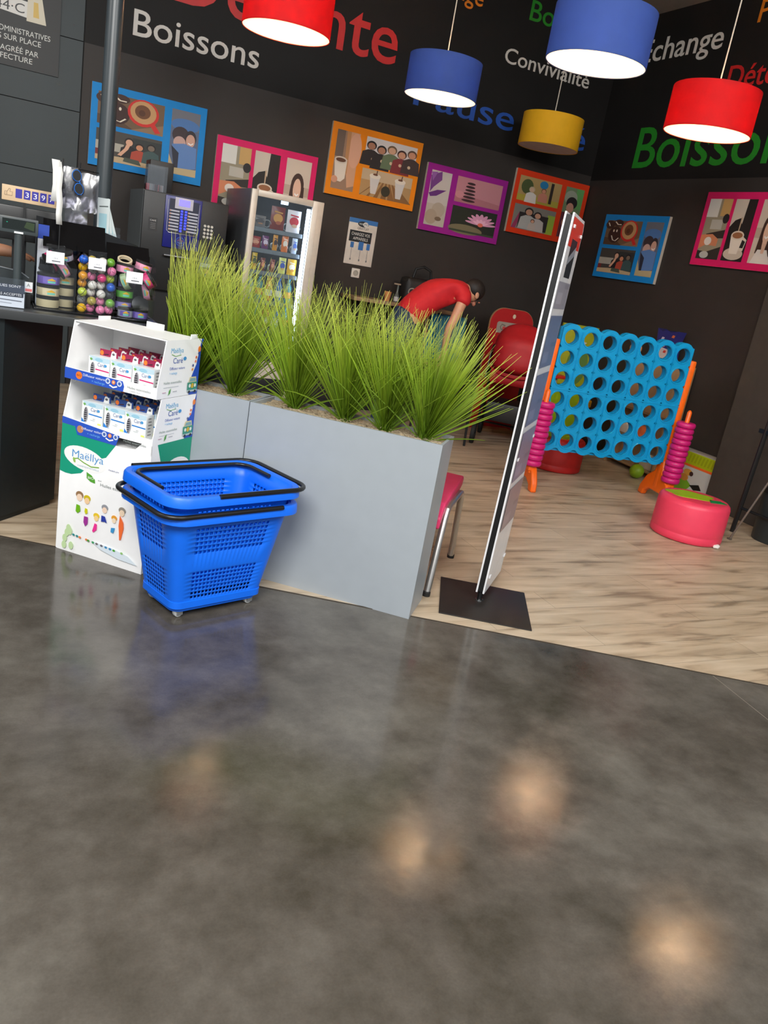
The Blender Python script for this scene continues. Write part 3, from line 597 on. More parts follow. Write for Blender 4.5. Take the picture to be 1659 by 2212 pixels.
def basket(z_off, label, outer, inner, wheels):
    t = thing('shopping_basket', label, 'basket', (.802, 3.036, z_off), radians(19.5), 'two nested blue shopping baskets')
    o = obj('basket_shell', basket_body(), m_bl, t); sm = o.modifiers.new('thickness', 'SOLIDIFY'); sm.thickness = .003; sm.offset = -1
    mb = MB(); prof = [(-.002, -.012), (.0, .0), (.006, .005), (.026, .004), (.032, -.004), (.034, -.034), (.030, -.036), (.027, -.008), (.004, -.005), (.003, -.02)]
    V = []; k = None
    for off, dz in prof:
        pts = rrect(.276+off, .184+off, .055+off); k = len(pts); V += [(x, y, .46+dz) for x, y in pts]
    F = []
    for j in range(len(prof)):
        j2 = (j+1) % len(prof)
        for i in range(k): F.append((j*k+i, j*k+(i+1) % k, j2*k+(i+1) % k, j2*k+i))
    mb.add(V, F, True); mb.box(.308, .329, -.06, .12, .40, .455, .004); obj('basket_rim', mb, m_bl, t, ang=50)
    mb = MB(); V = []; 
    for off, z in ((-.004, .045), (.006, .048), (.006, .075), (-.002, .079)):
        V += [(x, y, z) for x, y in rrect(.205+off, .127+off, .04)]
    mb.add(V, [(j*28+i, j*28+(i+1) % 28, (j+1)*28+(i+1) % 28, (j+1)*28+i) for j in range(3) for i in range(28)], True)
    if z_off == 0: mb.add([(x, y, .030) for x, y in rrect(.198, .118, .04)]+[(x, y, .050) for x, y in rrect(.198, .118, .04)], [(i, (i+1) % 28, 28+(i+1) % 28, 28+i) for i in range(28)]+[tuple(range(28))]); obj('basket_foot', mb, m_bl, t)
    def handle(hx, hy, x_end0, x_end1, side, z, r):
        c = .075; P = [(x_end0, -hy, z)]
        sx = side
        for k in range(7): a = -pi/2+pi/2*k/6; P.append((sx*(hx-c+c*cos(a)), -hy+c+c*sin(a), z))
        for k in range(7): a = pi/2*k/6; P.append((sx*(hx-c+c*cos(a)), hy-c+c*sin(a), z))
        P.append((x_end1, hy, z)); mb = MB(); mb.tube(P, r, 10); return obj('handle', mb, m_blk, t, ang=60)
    for h in outer+inner: handle(*h)
    if not wheels:
        c = .06; hx, hy = .262, .172; P = [(hx, -.01, .458)]+[(hx-c+c*cos(a), hy-c+c*sin(a), .458) for a in [pi/2*k/6 for k in range(7)]]+[(-hx+c-c*sin(a), hy-c+c*cos(a), .458) for a in [pi/2*k/6 for k in range(7)]]+[(-hx, -.06, .458)]
        mb = MB(); mb.tube(P, .0085, 10); obj('handle', mb, m_blk, t, ang=60)
    if wheels:
        for sx in (-1, 1):
            for sy in (-1, 1):
                x, y = sx*.165, sy*.095
                mb = MB(); mb.box(x-.010, x+.014, y-.016, y-.013, .012, .036); mb.box(x-.010, x+.014, y+.013, y+.016, .012, .036); mb.box(x-.012, x+.016, y-.016, y+.016, .032, .036); mb.tube([(x, y, .035), (x, y, .046)], .006, 8)
                f = obj('caster', mb, mat('caster_grey', (150, 154, 158), .35, metal=.6), t)
                mb = MB(); mb.lathe([(.012, -.010), (.0185, -.009), (.020, -.004), (.020, .004), (.0185, .009), (.012, .010)], (x, y, .020), 20, 'y'); obj('wheel', mb, mat('wheel_grey', (176, 178, 178), .4), f)
    return t
basket(0, 'lower blue shopping basket on small wheels standing on the concrete floor', [(.322, .216, .19, .17, -1, .462, .0095)], [], True)
basket(.068, 'upper blue shopping basket nested inside the other one with black handles folded', [(.322, .214, -.11, -.24, 1, .462, .0095)], [], False)

# ================================================================== cardboard display
A_D = math.atan2(-.692, .721); DP = (.276, 3.612, 0)
DW, DD = .449, .30
m_card = mat('white_cardboard', (247, 247, 246), .5, var=.02, spec=.4)
GRN = (16, 152, 120); DBL = (40, 84, 190)
disp = thing('cardboard_display', 'white and green cardboard floor display with two open trays beside the counter', 'display stand', DP, A_D)
mb = MB(); mb.box(0, DW, 0, DD, 0, .53)
mb.prism([(0, .53), (DW, .53), (DW, .573), (.40, .573), (.37, .53+.012), (.30, .53+.004), (.085, .53+.008), (.065, .571), (0, .573)], 0, .004)
mb.prism([(0, .53), (DD, .53), (DD, .573), (0, .573)], 0, .004, 'yz'); mb.prism([(0, .53), (DD, .53), (DD, .573), (0, .573)], DW-.004, DW, 'yz')
base = obj('base_box', mb, m_card, disp)
a = Art()
a.poly([(0, .573), (.065, .571), (.085, .538), (.274, .534), (.231, .472), (.18, .45), (.11, .374), (.061, .358), (.03, .357), (0, .362)], GRN)
a.ell(.125, .44, .108, .050, (244, 244, 242), -.12, 28)
a.text('Maëllya', .060, .438, (84, 150, 206), .16, .032)
a.line([(.068, .43), (.09, .436), (.12, .424), (.16, .414), (.2, .42)], .005, (120, 170, 60)); a.ell(.072, .425, .006, .012, (150, 190, 90), .4); a.text('COSMÉTIQUE NATURELLE', .09, .403, (150, 180, 200), .11, .006)
a.poly([(.139, .387), (.165, .378), (.184, .362), (.186, .346), (.162, .348), (.142, .36)], (84, 160, 50)); a.text('BIO', .148, .36, (240, 246, 236), .03, .010)
a.text('aux', .2, .362, (150, 156, 156), .018, .007); a.text('Huiles essentielles', .213, .342, (132, 140, 138), .165, .013); a.text('PARFUM', .25, .42, (110, 120, 160), .05, .006); a.text('naturelles', .33, .315, (150, 160, 160), .06, .008)
for (x, z, r, sk, hr) in ((.112, .268, .018, (240, 212, 186), (150, 116, 80)), (.152, .262, .016, (244, 206, 160), (206, 184, 20)), (.205, .196, .014, (248, 214, 150), (236, 200, 40)), (.245, .244, .015, (244, 214, 190), (150, 152, 158)), (.296, .210, .013, (244, 222, 190), (232, 160, 50)), (.333, .254, .016, (242, 216, 186), (150, 142, 130))):
    a.ell(x, z+.009, r*1.1, r*.9, hr); a.ell(x, z-.003, r*.82, r*.9, sk)
for pts, c in (([(.10, .232), (.118, .23), (.122, .205), (.108, .192), (.098, .2)], (110, 180, 20)), ([(.146, .226), (.158, .224), (.16, .205), (.15, .198), (.144, .21)], (206, 206, 10)), ([(.143, .188), (.164, .188), (.164, .158), (.152, .142), (.142, .16)], (160, 50, 150)),
               ([(.2, .17), (.212, .168), (.212, .142), (.196, .126), (.19, .132)], (240, 50, 150)), ([(.232, .215), (.25, .214), (.262, .186), (.25, .19), (.232, .186)], (40, 60, 160)), ([(.285, .172), (.305, .176), (.298, .15), (.284, .152)], (60, 150, 206)),
               ([(.325, .24), (.345, .21), (.348, .185), (.338, .13), (.33, .128), (.326, .165), (.322, .19)], (246, 112, 52))): a.poly(pts, c)
for x, z in ((.067, .112), (.06, .09), (.05, .062), (.075, .1), (.048, .03), (.085, .035)): a.ell(x, z, .012, .018, (196, 222, 168))
a.poly([(.187, .085), (.30, .08), (.38, .066), (.43, .036), (.33, .04), (.24, .058)], (222, 234, 242))
for i, (x, c) in enumerate(((.096, (40, 140, 140)), (.115, (40, 140, 140)), (.13, (240, 130, 70)), (.165, (240, 130, 70)), (.175, (80, 150, 60)), (.2, (60, 160, 100)), (.22, (120, 110, 110)), (.245, (110, 110, 120)), (.268, (60, 140, 190)), (.29, (60, 140, 190)), (.31, (80, 170, 60)), (.35, (150, 200, 120)))): a.ell(x, .089-i*.0015, .007, .005, c)
a.build('front_print', disp, (0, -.0002, 0))
a = Art(); a.poly([(.04, .573), (DD, .573), (DD, .36), (.30, .36), (.25, .40), (.085, .46)], GRN); a.ell(.2, .44, .10, .055, (244, 244, 242), 0, 24); a.text('Maëllya', .13, .43, (84, 150, 206), .14, .03)
a.build('side_print', disp, (DW+.0002, 0, 0), rz=pi/2)
def tray(z0, h, lip, label):
    s = .04; mb = MB(); w = .004
    prof = [(0, 0), (DD, 0), (DD, h), (s, h), (0, lip)]
    prof2 = [(y, z+z0) for y, z in prof]
    mb.prism(prof2, 0, w, 'yz'); mb.prism(prof2, DW-w, DW, 'yz'); mb.box(w, DW-w, 0, DD, z0, z0+w); mb.box(w, DW-w, DD-w, DD, z0+w, z0+h); mb.box(w, DW-w, 0, w, z0+w, z0+lip)
    mb.prism([(w, z0+h-.022), (w+.0, z0+h), (w+.03, z0+h)], s+.012, s+.016); mb.prism([(DW-w, z0+h-.022), (DW-w, z0+h), (DW-w-.03, z0+h)], s+.012, s+.016)
    if z0 > .7:
        mb.box(w, DW-w, s, DD, z0+h-w, z0+h); mb.box(0, .004, .19, .27, z0+h, z0+h+.016, .0015); mb.box(.17, .26, DD-.004, DD, z0+h, z0+h+.024, .0015); mb.box(DW-.004, DW, .215, .265, z0+h, z0+h+.020, .0015)
    o = obj('upper_tray' if z0 > .7 else 'lower_tray', mb, m_card, disp)
    a = Art(); x1 = .29
    if z0 > .7:
        a.poly([(0, z0), (x1, z0), (x1+.004, z0+lip*.5), (x1-.004, z0+lip-.004), (0, z0+lip)], DBL); za = z0+lip/2
    else:
        a.poly([(.08, .538), (.275, .535), (.29, .58), (.0, .603), (0, .574), (.066, .572)], DBL); za = .565
    a.ell(.072 if z0 > .7 else .093, za, .016, .016, (238, 120, 40) if z0 > .7 else (190, 130, 90)); 
    if z0 > .7: a.text('BIO', .061, za-.004, (120, 50, 20), .022, .008)
    a.text('Diffuseur voiture', .092 if z0 > .7 else .10, za+.002, (230, 234, 244), .108, .010); a.text('+ recharge', .136 if z0 > .7 else .13, za-.015, (110, 180, 236), .064, .009)
    for x, r in ((.215, .012), (.243, .009), (.272, .012)): a.ell(x, za+.006, r, r, (206, 216, 236) if r > .01 else (232, 130, 70)); a.ell(x, za+.006, r*.55, r*.55, (70, 100, 170) if r > .01 else (240, 190, 150))
    a.line([(.224, za-.008), (.243, za-.015), (.262, za-.008)], .006, (236, 240, 246)); a.text('Huiles essentielles', .312, za-.002, (140, 150, 146), .11, .009); a.text('100% bio', .325, za-.014, (170, 176, 176), .05, .005)
    a.build('lip_print', o, (0, -.0022 if z0 > .7 else -.0012, 0))
    a = Art()
    a.poly([(DD, z0), (.235, z0), (.245, z0+.08), (.275, z0+h*.55), (.29, z0+h*.8), (.315, z0+h), (DD, z0+h)], DBL)
    a.text('Maëllya', .075, z0+h*.78, (100, 176, 216), .09, .020); a.line([(.08, z0+h*.76), (.11, z0+h*.72), (.15, z0+h*.74)], .003, (130, 180, 110)); a.text('Caré', .095, z0+h*.6, (70, 96, 170), .07, .022); a.ell(.18, z0+h*.67, .012, .008, (70, 150, 210))
    a.text('Diffuseur voiture', .075, z0+h*.49, (96, 116, 190), .11, .011); a.text('+ recharge', .075, z0+h*.41, (120, 186, 230), .055, .010); a.text('Huiles essentielles', .04, z0+h*.25, (150, 166, 160), .13, .010); a.line([(.04, z0+h*.19), (.15, z0+h*.19)], .002, (190, 196, 200))
    a.poly([(.078, z0+.01), (.092, z0+.02), (.095, z0+.04), (.082, z0+.03)], (84, 160, 70)); a.line([(.035, z0+.025), (.06, z0+.025)], .003, (200, 160, 180)); a.line([(.11, z0+.025), (.14, z0+.025)], .003, (180, 180, 186))
    for i, c in enumerate(((240, 130, 50), (60, 80, 150), (226, 110, 60), (230, 130, 90), (70, 90, 150), (236, 150, 60))): a.ell(.285-.01*i+(.008 if i % 2 else 0), z0+h*.82-i*.017, .006 if i else .010, .006 if i else .013, c)
    zz = z0+.01; a.rect(.215, zz+.012, .29, zz+.045, (60, 150, 130)); a.poly([(.222, zz+.045), (.283, zz+.045), (.276, zz+.068), (.23, zz+.068)], (214, 206, 160)); a.poly([(.227, zz+.048), (.278, zz+.048), (.272, zz+.062), (.234, zz+.062)], (130, 170, 176)); a.ell(.232, zz+.03, .008, .008, (230, 236, 226)); a.ell(.273, zz+.03, .008, .008, (230, 236, 226)); a.ell(.252, zz+.03, .011, .011, (210, 176, 60)); a.rect(.215, zz+.004, .29, zz+.012, (180, 200, 196)); a.ell(.23, zz+.004, .009, .006, (30, 40, 60)); a.ell(.275, zz+.004, .009, .006, (30, 40, 60))
    a.build('side_print', o, (DW+.0006, 0, 0), rz=pi/2)
    return o
tray(.573, .193, .026, None); tray(.768, .238, .046, None)
def carton(kind, loc, label, group):
    mc = (150, 26, 70) if kind == 'burgundy' else (36, 70, 140); st = (206, 30, 110) if kind == 'burgundy' else (30, 120, 200)
    t = thing('product_carton', label, 'box', loc, A_D, group); w, d, h = .103, .055, .103
    mb = MB(); mb.box(0, w, 0, d, 0, h, .0012); obj('carton_body', mb, mat('carton_white', (228, 234, 236), .4, var=.02), t)
    mb = MB(); mb.box(.012, w-.002, d-.002, d, h, h+.028); hd = obj('header_card', mb, mat('header_'+kind, mc, .45), t)
    a = Art(); a.ell(.022, h+.012, .009, .010, (236, 120, 40)); a.poly([(.066, h), (.094, h), (.094, h+.024), (.088, h+.022), (.084, h+.027), (.074, h+.027), (.07, h+.02)], (232, 232, 230)); a.ell(.08, h+.014, .007, .005, (90, 90, 94)); a.line([(.034, h+.006), (.056, h+.010)], .004, (60, 20, 40)); a.build('header_print', hd, (0, d-.0024, 0))
    a = Art(); a.rect(0, 0, w, h, (240, 243, 240)); a.poly([(0, h), (w, h), (w, h*.82), (w*.7, h*.78), (w*.45, h*.84), (.02, h*.8)], (188, 214, 226)); a.ell(.05, h*.88, .02, .008, (150, 196, 216)); a.poly([(.004, h*.9), (.014, h*.92), (.02, h*.86), (.01, h*.8)], (110, 170, 90))
    a.text('Caré', .045, h*.63, (60, 86, 150), .036, .015); a.ell(.084, h*.7, .007, .006, (70, 150, 206))
    a.poly([(.036, h*.52), (w, h*.50), (w, h*.45), (.036, h*.47)], st); a.poly([(0, 0), (.05, 0), (.062, .006), (.02, .012), (0, .03)], st)
    a.ell(.022, .045, .011, .034, (150, 150, 156)); a.ell(.019, .045, .008, .03, (52, 50, 56))
    for k in range(6): a.line([(.012, .022+k*.009), (.026, .024+k*.009)], .002, (190, 190, 196))
    a.text('BIO', .06, h*.3, (120, 124, 130), .012, .005); a.rect(.084, .004, w-.002, .02, (214, 224, 110)); a.line([(.046, .028), (.07, .027)], .002, (170, 176, 180))
    a.build('front_print', t, (0, -.0003, 0)); 
    a = Art(); a.rect(.006, .01, .05, h-.01, (214, 216, 214)); 
    for k in range(6): a.line([(.014, .02+k*.014), (.04-.004*(k % 3), .02+k*.014)], .004, (120, 120, 124))
    a.build('side_print', t, (w+.0003, 0, 0), rz=pi/2)
    return t
eD = Vector((cos(A_D), sin(A_D), 0)); nD = Vector((-sin(A_D), cos(A_D), 0))
protoB = None
for kind, z, x0, y0 in (('burgundy', .7722, .079, .045), ('blue', .5772, .064, .040)):
    pr = None; tn = 'upper' if kind == 'burgundy' else 'lower'
    for r in range(4):
        for c in range(3):
            p = Vector(DP)+eD*(x0+.1085*c+(.004 if r % 2 else 0))+nD*(y0+.062*r+(.006 if (c == 1 and kind == 'blue') else 0)); p.z = z
            side = ('left', 'middle', 'right')[c]
            lb = ('small white carton with %s header card, %s column of the %s tray, %s' % (kind, side, tn, ('front row', 'second row', 'third row', 'back row')[r]))
            if pr is None: pr = carton(kind, p, lb, 'white product cartons in the display trays')
            else: dup(pr, p, A_D, lb)

# ================================================================== counter
m_top = mat('counter_top_grey', (58, 60, 61), .3, var=.04, spec=.5)
m_cb = mat('counter_base_black', (20, 28, 30), .35, var=.05, spec=.4)
t = thing('counter', 'dark grey sales counter with overhanging top at the left', 'counter', (0, 3.87, 0))
mb = MB(); mb.box(-1.6, .715, 0, .55, .945, .985, .003); obj('countertop', mb, m_top, t)
mb = MB(); mb.prism([(-1.6, .035), (.045, .035), (.30, .325), (.30, .5), (-1.6, .5)], .03, .945, 'xy'); mb.prism([(-1.6, .05), (.04, .05), (.28, .33), (.28, .5), (-1.6, .5)], 0, .03, 'xy')
obj('counter_base', mb, m_cb, t)
t = thing('support_pole', 'dark grey round pole rising from the floor behind the counter to the ceiling', 'pole', (.487, 4.62, 0))
mb = MB(); mb.tube([(0, 0, 0), (0, 0, ZC-.001)], .039, 24); obj('pole_shaft', mb, mat('pole_slate', (50, 58, 62), .35, spec=.6), t)
mb = MB(); mb.lathe([(.07, 0), (.07, .012), (.042, .014), (.042, .03)], n=24); obj('pole_collar', mb, MATS['pole_slate'], t)

# acrylic bins
m_gl = glass_mat('clear_acrylic', (249, 251, 253), .035)
BX, BY, BZ = .165, 4.0, .986
t = thing('acrylic_bin_unit', 'clear acrylic counter bin unit with three compartments and black back', 'display', (BX, BY, BZ)); BW, BD = .515, .235
mb = MB(); mb.box(-.005, BW+.005, -.004, BD+.012, 0, .010, .002); obj('bin_base', mb, mat('gloss_black', (12, 12, 14), .12, spec=.6), t)
for k, x in enumerate((0, .172, .344, .513)):
    mb = MB(); mb.prism([(0, .010), (BD, .010), (BD, .30), (.09, .285), (0, .205)], x, x+.003, 'yz'); obj('bin_divider', mb, m_gl, t)
for k, x in enumerate((.0035, .1755, .3475)):
    mb = MB(); mb.box(x, x+.164, 0, .003, .0105, .20); mb.prism([(.0, .20), (.003, .20), (.045, .255), (.042, .255)], x, x+.164, 'yz'); obj('bin_front', mb, m_gl, t)
mb = MB(); mb.prism([(0, .011), (BW, .011), (BW, .29), (.45, .335), (.30, .37), (0, .395)], BD+.001, BD+.007); obj('bin_back', mb, MATS['gloss_black'], t)
mb = MB(); mb.prism([(.16, .27), (.235, .285), (.242, .385), (.236, .39)], .03, .30, 'yz'); mb.prism([(.16, .255), (.235, .27), (.242, .32), (.236, .33)], .31, BW-.01, 'yz'); obj('bin_hood', mb, MATS['gloss_black'], t)
for k, (x, z) in enumerate(((.035, .235), (.21, .235), (.375, .20))):
    mb = MB(); mb.box(x, x+.078, -.012, -.009, z-.03, z+.055, .001); ph = obj('price_holder', mb, m_gl, t)
    a = Art(); a.rect(x+.002, z-.025, x+.076, z+.026, (236, 238, 242)); a.text('1,99 €', x+.03, z-.005, (120, 120, 130), .02, .006); a.line([(x+.025, z-.014), (x+.06, z-.014)], .004, (80, 80, 90)); a.build('price_label', ph, (0, -.0125, 0))
# tins
TINL = {'cream': ((206, 190, 150), (236, 180, 40)), 'purple': ((112, 92, 170), (236, 150, 40)), 'pink': ((226, 150, 176), (236, 120, 60)), 'magenta': ((216, 40, 110), (240, 160, 60)), 'black': ((34, 34, 36), (60, 60, 62)), 'green': ((96, 180, 60), (236, 170, 40)), 'lilac': ((130, 112, 180), (200, 190, 220)), 'pale grey': ((176, 176, 190), (226, 150, 60)), 'mint': ((176, 196, 150), (206, 210, 170))}
def tin(c, x, y, z, rot, label, R=.0485, H=.05):
    t = thing('putty_tin', label, 'tin', (BX+x, BY+y, BZ+z), group='round tins in the acrylic bins', rot=rot)
    mb = MB(); mb.lathe([(0, .001), (R-.002, .001), (R-.001, .003), (R-.001, H-.012), (R-.003, H-.010)], n=28); obj('tin_body', mb, mat('tin_'+c.replace(' ', '_'), TINL[c][0], .35, spec=.5), t)
    mb = MB(); mb.lathe([(R-.004, H-.013), (R, H-.012), (R+.001, H-.002), (R-.002, H), (0, H)], n=28); mb.lathe([(R, 0), (R+.0005, .003), (R-.001, .004)], n=28); obj('tin_lid', mb, mat('tin_lid_black', (34, 34, 34), .4), t)
    if c not in ('black',):
        mb = MB(); r = R-.0004; vs = []; fs = []
        for i in range(9): a_ = -pi/2+(-.85+1.3*i/8); vs += [(r*cos(a_), r*sin(a_), .007), (r*cos(a_), r*sin(a_), H-.015)]
        mb.add(vs, [(2*i, 2*i+2, 2*i+3, 2*i+1) for i in range(8)]); r += .0004; vs = []
        for i in range(7): a_ = -pi/2+(-.45+.8*i/6); vs += [(r*cos(a_), r*sin(a_), .020), (r*cos(a_), r*sin(a_), .021+.010*(1-abs(i-3)/3.2))]
        mb.use(1).add(vs, [(2*i, 2*i+2, 2*i+3, 2*i+1) for i in range(6)]); vs = []
        for i in range(6): a_ = -pi/2+(-.4+.7*i/5); vs += [(r*cos(a_), r*sin(a_), .010), (r*cos(a_), r*sin(a_), .018)]
        mb.use(2).add(vs, [(2*i, 2*i+2, 2*i+3, 2*i+1) for i in range(5)])
        obj('tin_label', mb, [mat('tinlabel_'+c.replace(' ', '_'), TINL['purple'][0] if c == 'pale grey' else tuple(min(255, v+14) for v in TINL[c][0]), .4), mat('label_flame', TINL['cream'][1], .4), mat('label_mint', (120, 206, 180), .4)], t)
Z0 = .0105; Hh = .0505
for k, c in enumerate(('cream', 'cream', 'purple')): tin(c, .054, .060, Z0+Hh*k, (0, 0, .3 if k else 1.9), '%s putty tin, %s from the bottom of the left stack in the left bin' % (c, ORD[k]))
for k, c in enumerate(('cream', 'cream', 'cream')): tin(c, .1535-.03, .160, Z0+Hh*k, (0, 0, 1.9 if k < 2 else .2), 'cream putty tin, %s from the bottom of the right stack in the left bin' % ORD[k])
tin('magenta', .052, .100, .200, (.0, 1.0, .3), 'tilted magenta and pink tin at the top of the left bin', .046)
tin('pink', .095, .08, .175, (.3, .9, .6), 'pink tin lying tilted in the middle of the left bin', .042, .045)
tin('black', .060, .175, .164, (.2, .1, 0), 'black tin behind the purple one in the left bin', .046)
tin('black', .122, .185, .170, (1.15, 0, .3), 'black tin standing on its side at the right of the left bin', .048)
tin('pale grey', .122, .13, .225, (.3, -.2, 0), 'grey lidded tin behind the price label of the left bin', .040, .04)
tin('pink', .208, .17, .205, (.2, .6, .4), 'pink tin lying above the balls in the middle bin', .040, .05)
q = .344
for (c, x, y, z, r, l) in (('pale grey', .050, .055, Z0, (0, 0, 0), 'pale grey tin in the bottom left of the right bin'), ('purple', .118, .055, Z0, (0, 0, 0), 'purple tin in the bottom right of the right bin'),
        ('lilac', .048, .13, Z0+.03, (0, 0, .1), 'lilac striped tin second from the bottom of the right bin'), ('green', .050, .125, .092, (0, 0, .1), 'green labelled tin third from the bottom in the right bin'), ('lilac', .058, .13, .141, (0, 0, 0), 'small lilac tin on top of the green tin in the right bin'),
        ('black', .115, .15, .06, (1.3, 0, .2), 'black tin on its edge in the middle of the right bin'), ('pink', .135, .15, .125, (.2, 1.3, 0), 'pink tin on its side at the right wall of the right bin'), ('magenta', .135, .12, .175, (.3, .9, .2), 'magenta and white tin tilted at the right of the right bin'),
        ('pink', .040, .12, .205, (0, .1, .2), 'pink tin with pale lid high in the left of the right bin'), ('mint', .035, .10, .165, (.4, 1.1, 0), 'mint green tin tilted in the right bin'), ('pink', .128, .17, .225, (.1, .2, .3), 'pink tin highest in the right bin')):
    tin(c, q+x, y, z, r, l, .040 if y > .06 else .036, .046)
mb = MB(); mb.lathe([(.026, -.008), (.034, -.008), (.034, .008), (.026, .008)], (0, 0, 0), 28, close=True)
tag(obj('tape_roll', mb, mat('tape_cream', (206, 190, 160), .5), None, (BX+.385, BY+.13, BZ+.262), rot=(.5, 0, 0)), 'cream ring standing at the top left of the right bin', 'ring')
# balls
BC = {'yellow': (232, 176, 10), 'pink': (236, 130, 170), 'magenta': (222, 50, 116), 'silver grey': (120, 122, 116), 'gold': (176, 156, 60), 'green': (110, 170, 50), 'lime': (190, 206, 60), 'white': (226, 218, 206), 'blue': (30, 90, 190), 'dark grey': (70, 74, 76), 'orange': (226, 150, 20)}
grid = [['yellow', 'pink', 'pink', 'pink'], ['silver grey', 'gold', 'pink', 'green'], ['lime', 'white', 'white', 'dark grey'], ['orange', 'white', 'white', 'blue'], ['orange', 'pink', 'magenta', 'lime'], ['yellow', 'silver grey', 'white', 'pink'], ['blue', 'gold', 'white', 'green']]
rn = random.Random(4); pos = ('leftmost', 'second from left', 'third from left', 'rightmost')
balls = {}
for r, row in enumerate(grid):
    for c, cl in enumerate(row):
        R = .0205; x = .1755+.0215+c*.0405+(.001 if r % 2 else 0); y = .026+(.042 if (r+c) % 2 else 0)+r*.004; z = Z0+R+r*.0355
        lb = '%s bouncy ball, %s in %s row from bottom of middle bin' % (cl, pos[c], ORD[r])
        if cl not in balls:
            o = thing('bouncy_ball', lb, 'ball', (BX+x, BY+y, BZ+z), 0, 'bouncy balls in the middle acrylic bin')
            mb = MB(); mb.ball((0, 0, 0), R, 20, 12); obj('ball_body', mb, mat('ball_'+cl.replace(' ', '_'), BC[cl], .25, spec=.6, var=.02), o)
            mb = MB(); mb.tube([(R*cos(a)*1.0, R*sin(a)*.96, R*.25*sin(2*a)+.002) for a in [2*pi*k/28 for k in range(28)]], .0011, 5, closed=True); mb.tube([(R*.93*cos(a), R*.3*sin(a*2), R*.97*sin(a)) for a in [2*pi*k/28 for k in range(28)]], .0009, 5, closed=True)
            obj('ball_pattern', mb, mat('ball_ink', (60, 44, 50) if cl != 'white' else (60, 44, 50), .4), o); balls[cl] = o
        else: o = dup(balls[cl], (BX+x, BY+y, BZ+z), None, lb)
        o.rotation_euler = (rn.uniform(0, 3), rn.uniform(0, 3), rn.uniform(0, 3))

# counter top items
m_pos = mat('till_grey', (58, 66, 68), .4); m_posb = mat('till_black', (20, 21, 22), .4)
t = thing('customer_display', 'grey till display screen on a pole at the left edge of the counter', 'screen', (.09, 4.06, .985))
mb = MB(); mb.lathe([(.055, 0), (.055, .008), (.03, .014), (.024, .03)], n=24); mb.tube([(0, 0, .01), (0, 0, .32)], .017, 14); obj('display_pole', mb, m_pos, t)
mb = MB(); mb.box(-.078, .078, -.02, .018, .31, .378, .005); h = obj('display_housing', mb, m_pos, t)
a = Art(); a.rect(-.066, .325, .066, .368, (22, 30, 28)); a.rect(-.05, .352, -.044, .354, (30, 190, 150)); a.poly([(.02, .34), (.06, .33), (.062, .362), (.03, .365)], (52, 66, 44)); a.build('display_screen', h, (0, -.0206, 0), mat_=print_mat('glossy_print', .15))
a = Art(); a.rect(-.018, .311, .018, .319, (226, 230, 230)); a.build('display_sticker', h, (0, -.0206, 0))
t = thing('till_monitor', 'black till monitor and printer behind the customer display', 'till', (.10, 4.30, .985))
mb = MB(); mb.box(-.14, .17, -.02, .03, .27, .42, .006); obj('monitor_housing', mb, m_posb, t); mb = MB(); mb.box(-.09, .09, -.05, .09, 0, .02, .004); mb.box(-.03, .03, .03, .05, .02, .3); obj('monitor_stand', mb, m_posb, t)
t = thing('counter_sign', 'tan sign with thumb icon and blue number tiles 3397 above the till', 'sign', (.02, 4.26, 1.425), 0)
mb = MB(); mb.box(0, .235, -.008, 0, 0, .066, .002); obj('sign_board', mb, mat('tan_board', (206, 178, 142), .6), t)
mb = MB(); mb.box(.09, .10, -.004, 0, -.44, 0); mb.box(.07, .12, -.01, .006, -.44, -.432); obj('sign_post', mb, m_posb, t)
a = Art()
a.line([(.012, .022), (.012, .038), (.022, .038), (.03, .052), (.034, .05), (.032, .038), (.044, .038), (.042, .022), (.012, .022)], .0016, (120, 100, 80)); a.line([(.02, .022), (.02, .038)], .0014, (120, 100, 80))
for k, ch in enumerate(('', '3', '3', '9', '7')):
    x = .056+.034*k; a.rect(x, .016, x+.027, .055, (44, 40, 150))
    if ch: a.text(ch, x+.006, .024, (236, 236, 244), .015, .022)
a.build('sign_print', t, (0, -.0086, 0))
t = thing('cheque_notice', 'small clear card holder with a red no-entry notice on the counter', 'notice', (-.07, 3.95, .9855), .05)
mb = MB(); mb.box(0, .195, 0, .003, 0, .125); mb.box(0, .195, 0, .05, 0, .003); mb.box(0, .195, -.006, -.004, 0, .125); obj('card_holder', mb, m_gl, t)
a = Art(); a.rect(.004, .004, .19, .075, (228, 230, 236)); a.rect(.004, .065, .19, .1, (60, 68, 84)); a.text('LES CHÈQUES SONT', .01, .088, (220, 222, 226), .165, .010); a.rect(.07, .048, .186, .066, (50, 56, 70)); a.text('PAS ACCEPTÉS', .078, .053, (226, 228, 232), .1, .010); a.ell(.045, .05, .020, .024, (206, 50, 60)); a.ell(.045, .05, .016, .019, (226, 228, 236)); a.line([(.034, .064), (.056, .036)], .004, (206, 50, 60)); a.line([(.085, .035), (.18, .032)], .004, (110, 114, 126)); a.line([(.075, .022), (.14, .02)], .002, (150, 154, 164))
a.build('notice_card', t, (0, -.0035, 0))
t = thing('till_scale', 'dark grey curved till housing behind the card notice', 'till', (.04, 4.17, .985))
mb = MB(); mb.prism([(-.2, 0), (.10, 0), (.10, .12), (.06, .145), (-.04, .155), (-.2, .13)], -.05, .06); obj('housing', mb, mat('till_dark', (44, 50, 52), .35), t)
mb = MB(); mb.tube([(-.2, -.05, .132), (-.04, -.05, .157), (.06, -.05, .147), (.1, -.05, .122)], .004, 8); obj('housing_edge', mb, mat('till_edge', (96, 102, 106), .4), t)
t = thing('black_card_stand', 'slim black stand with a small white label between notice and bins', 'stand', (.135, 4.02, .985))
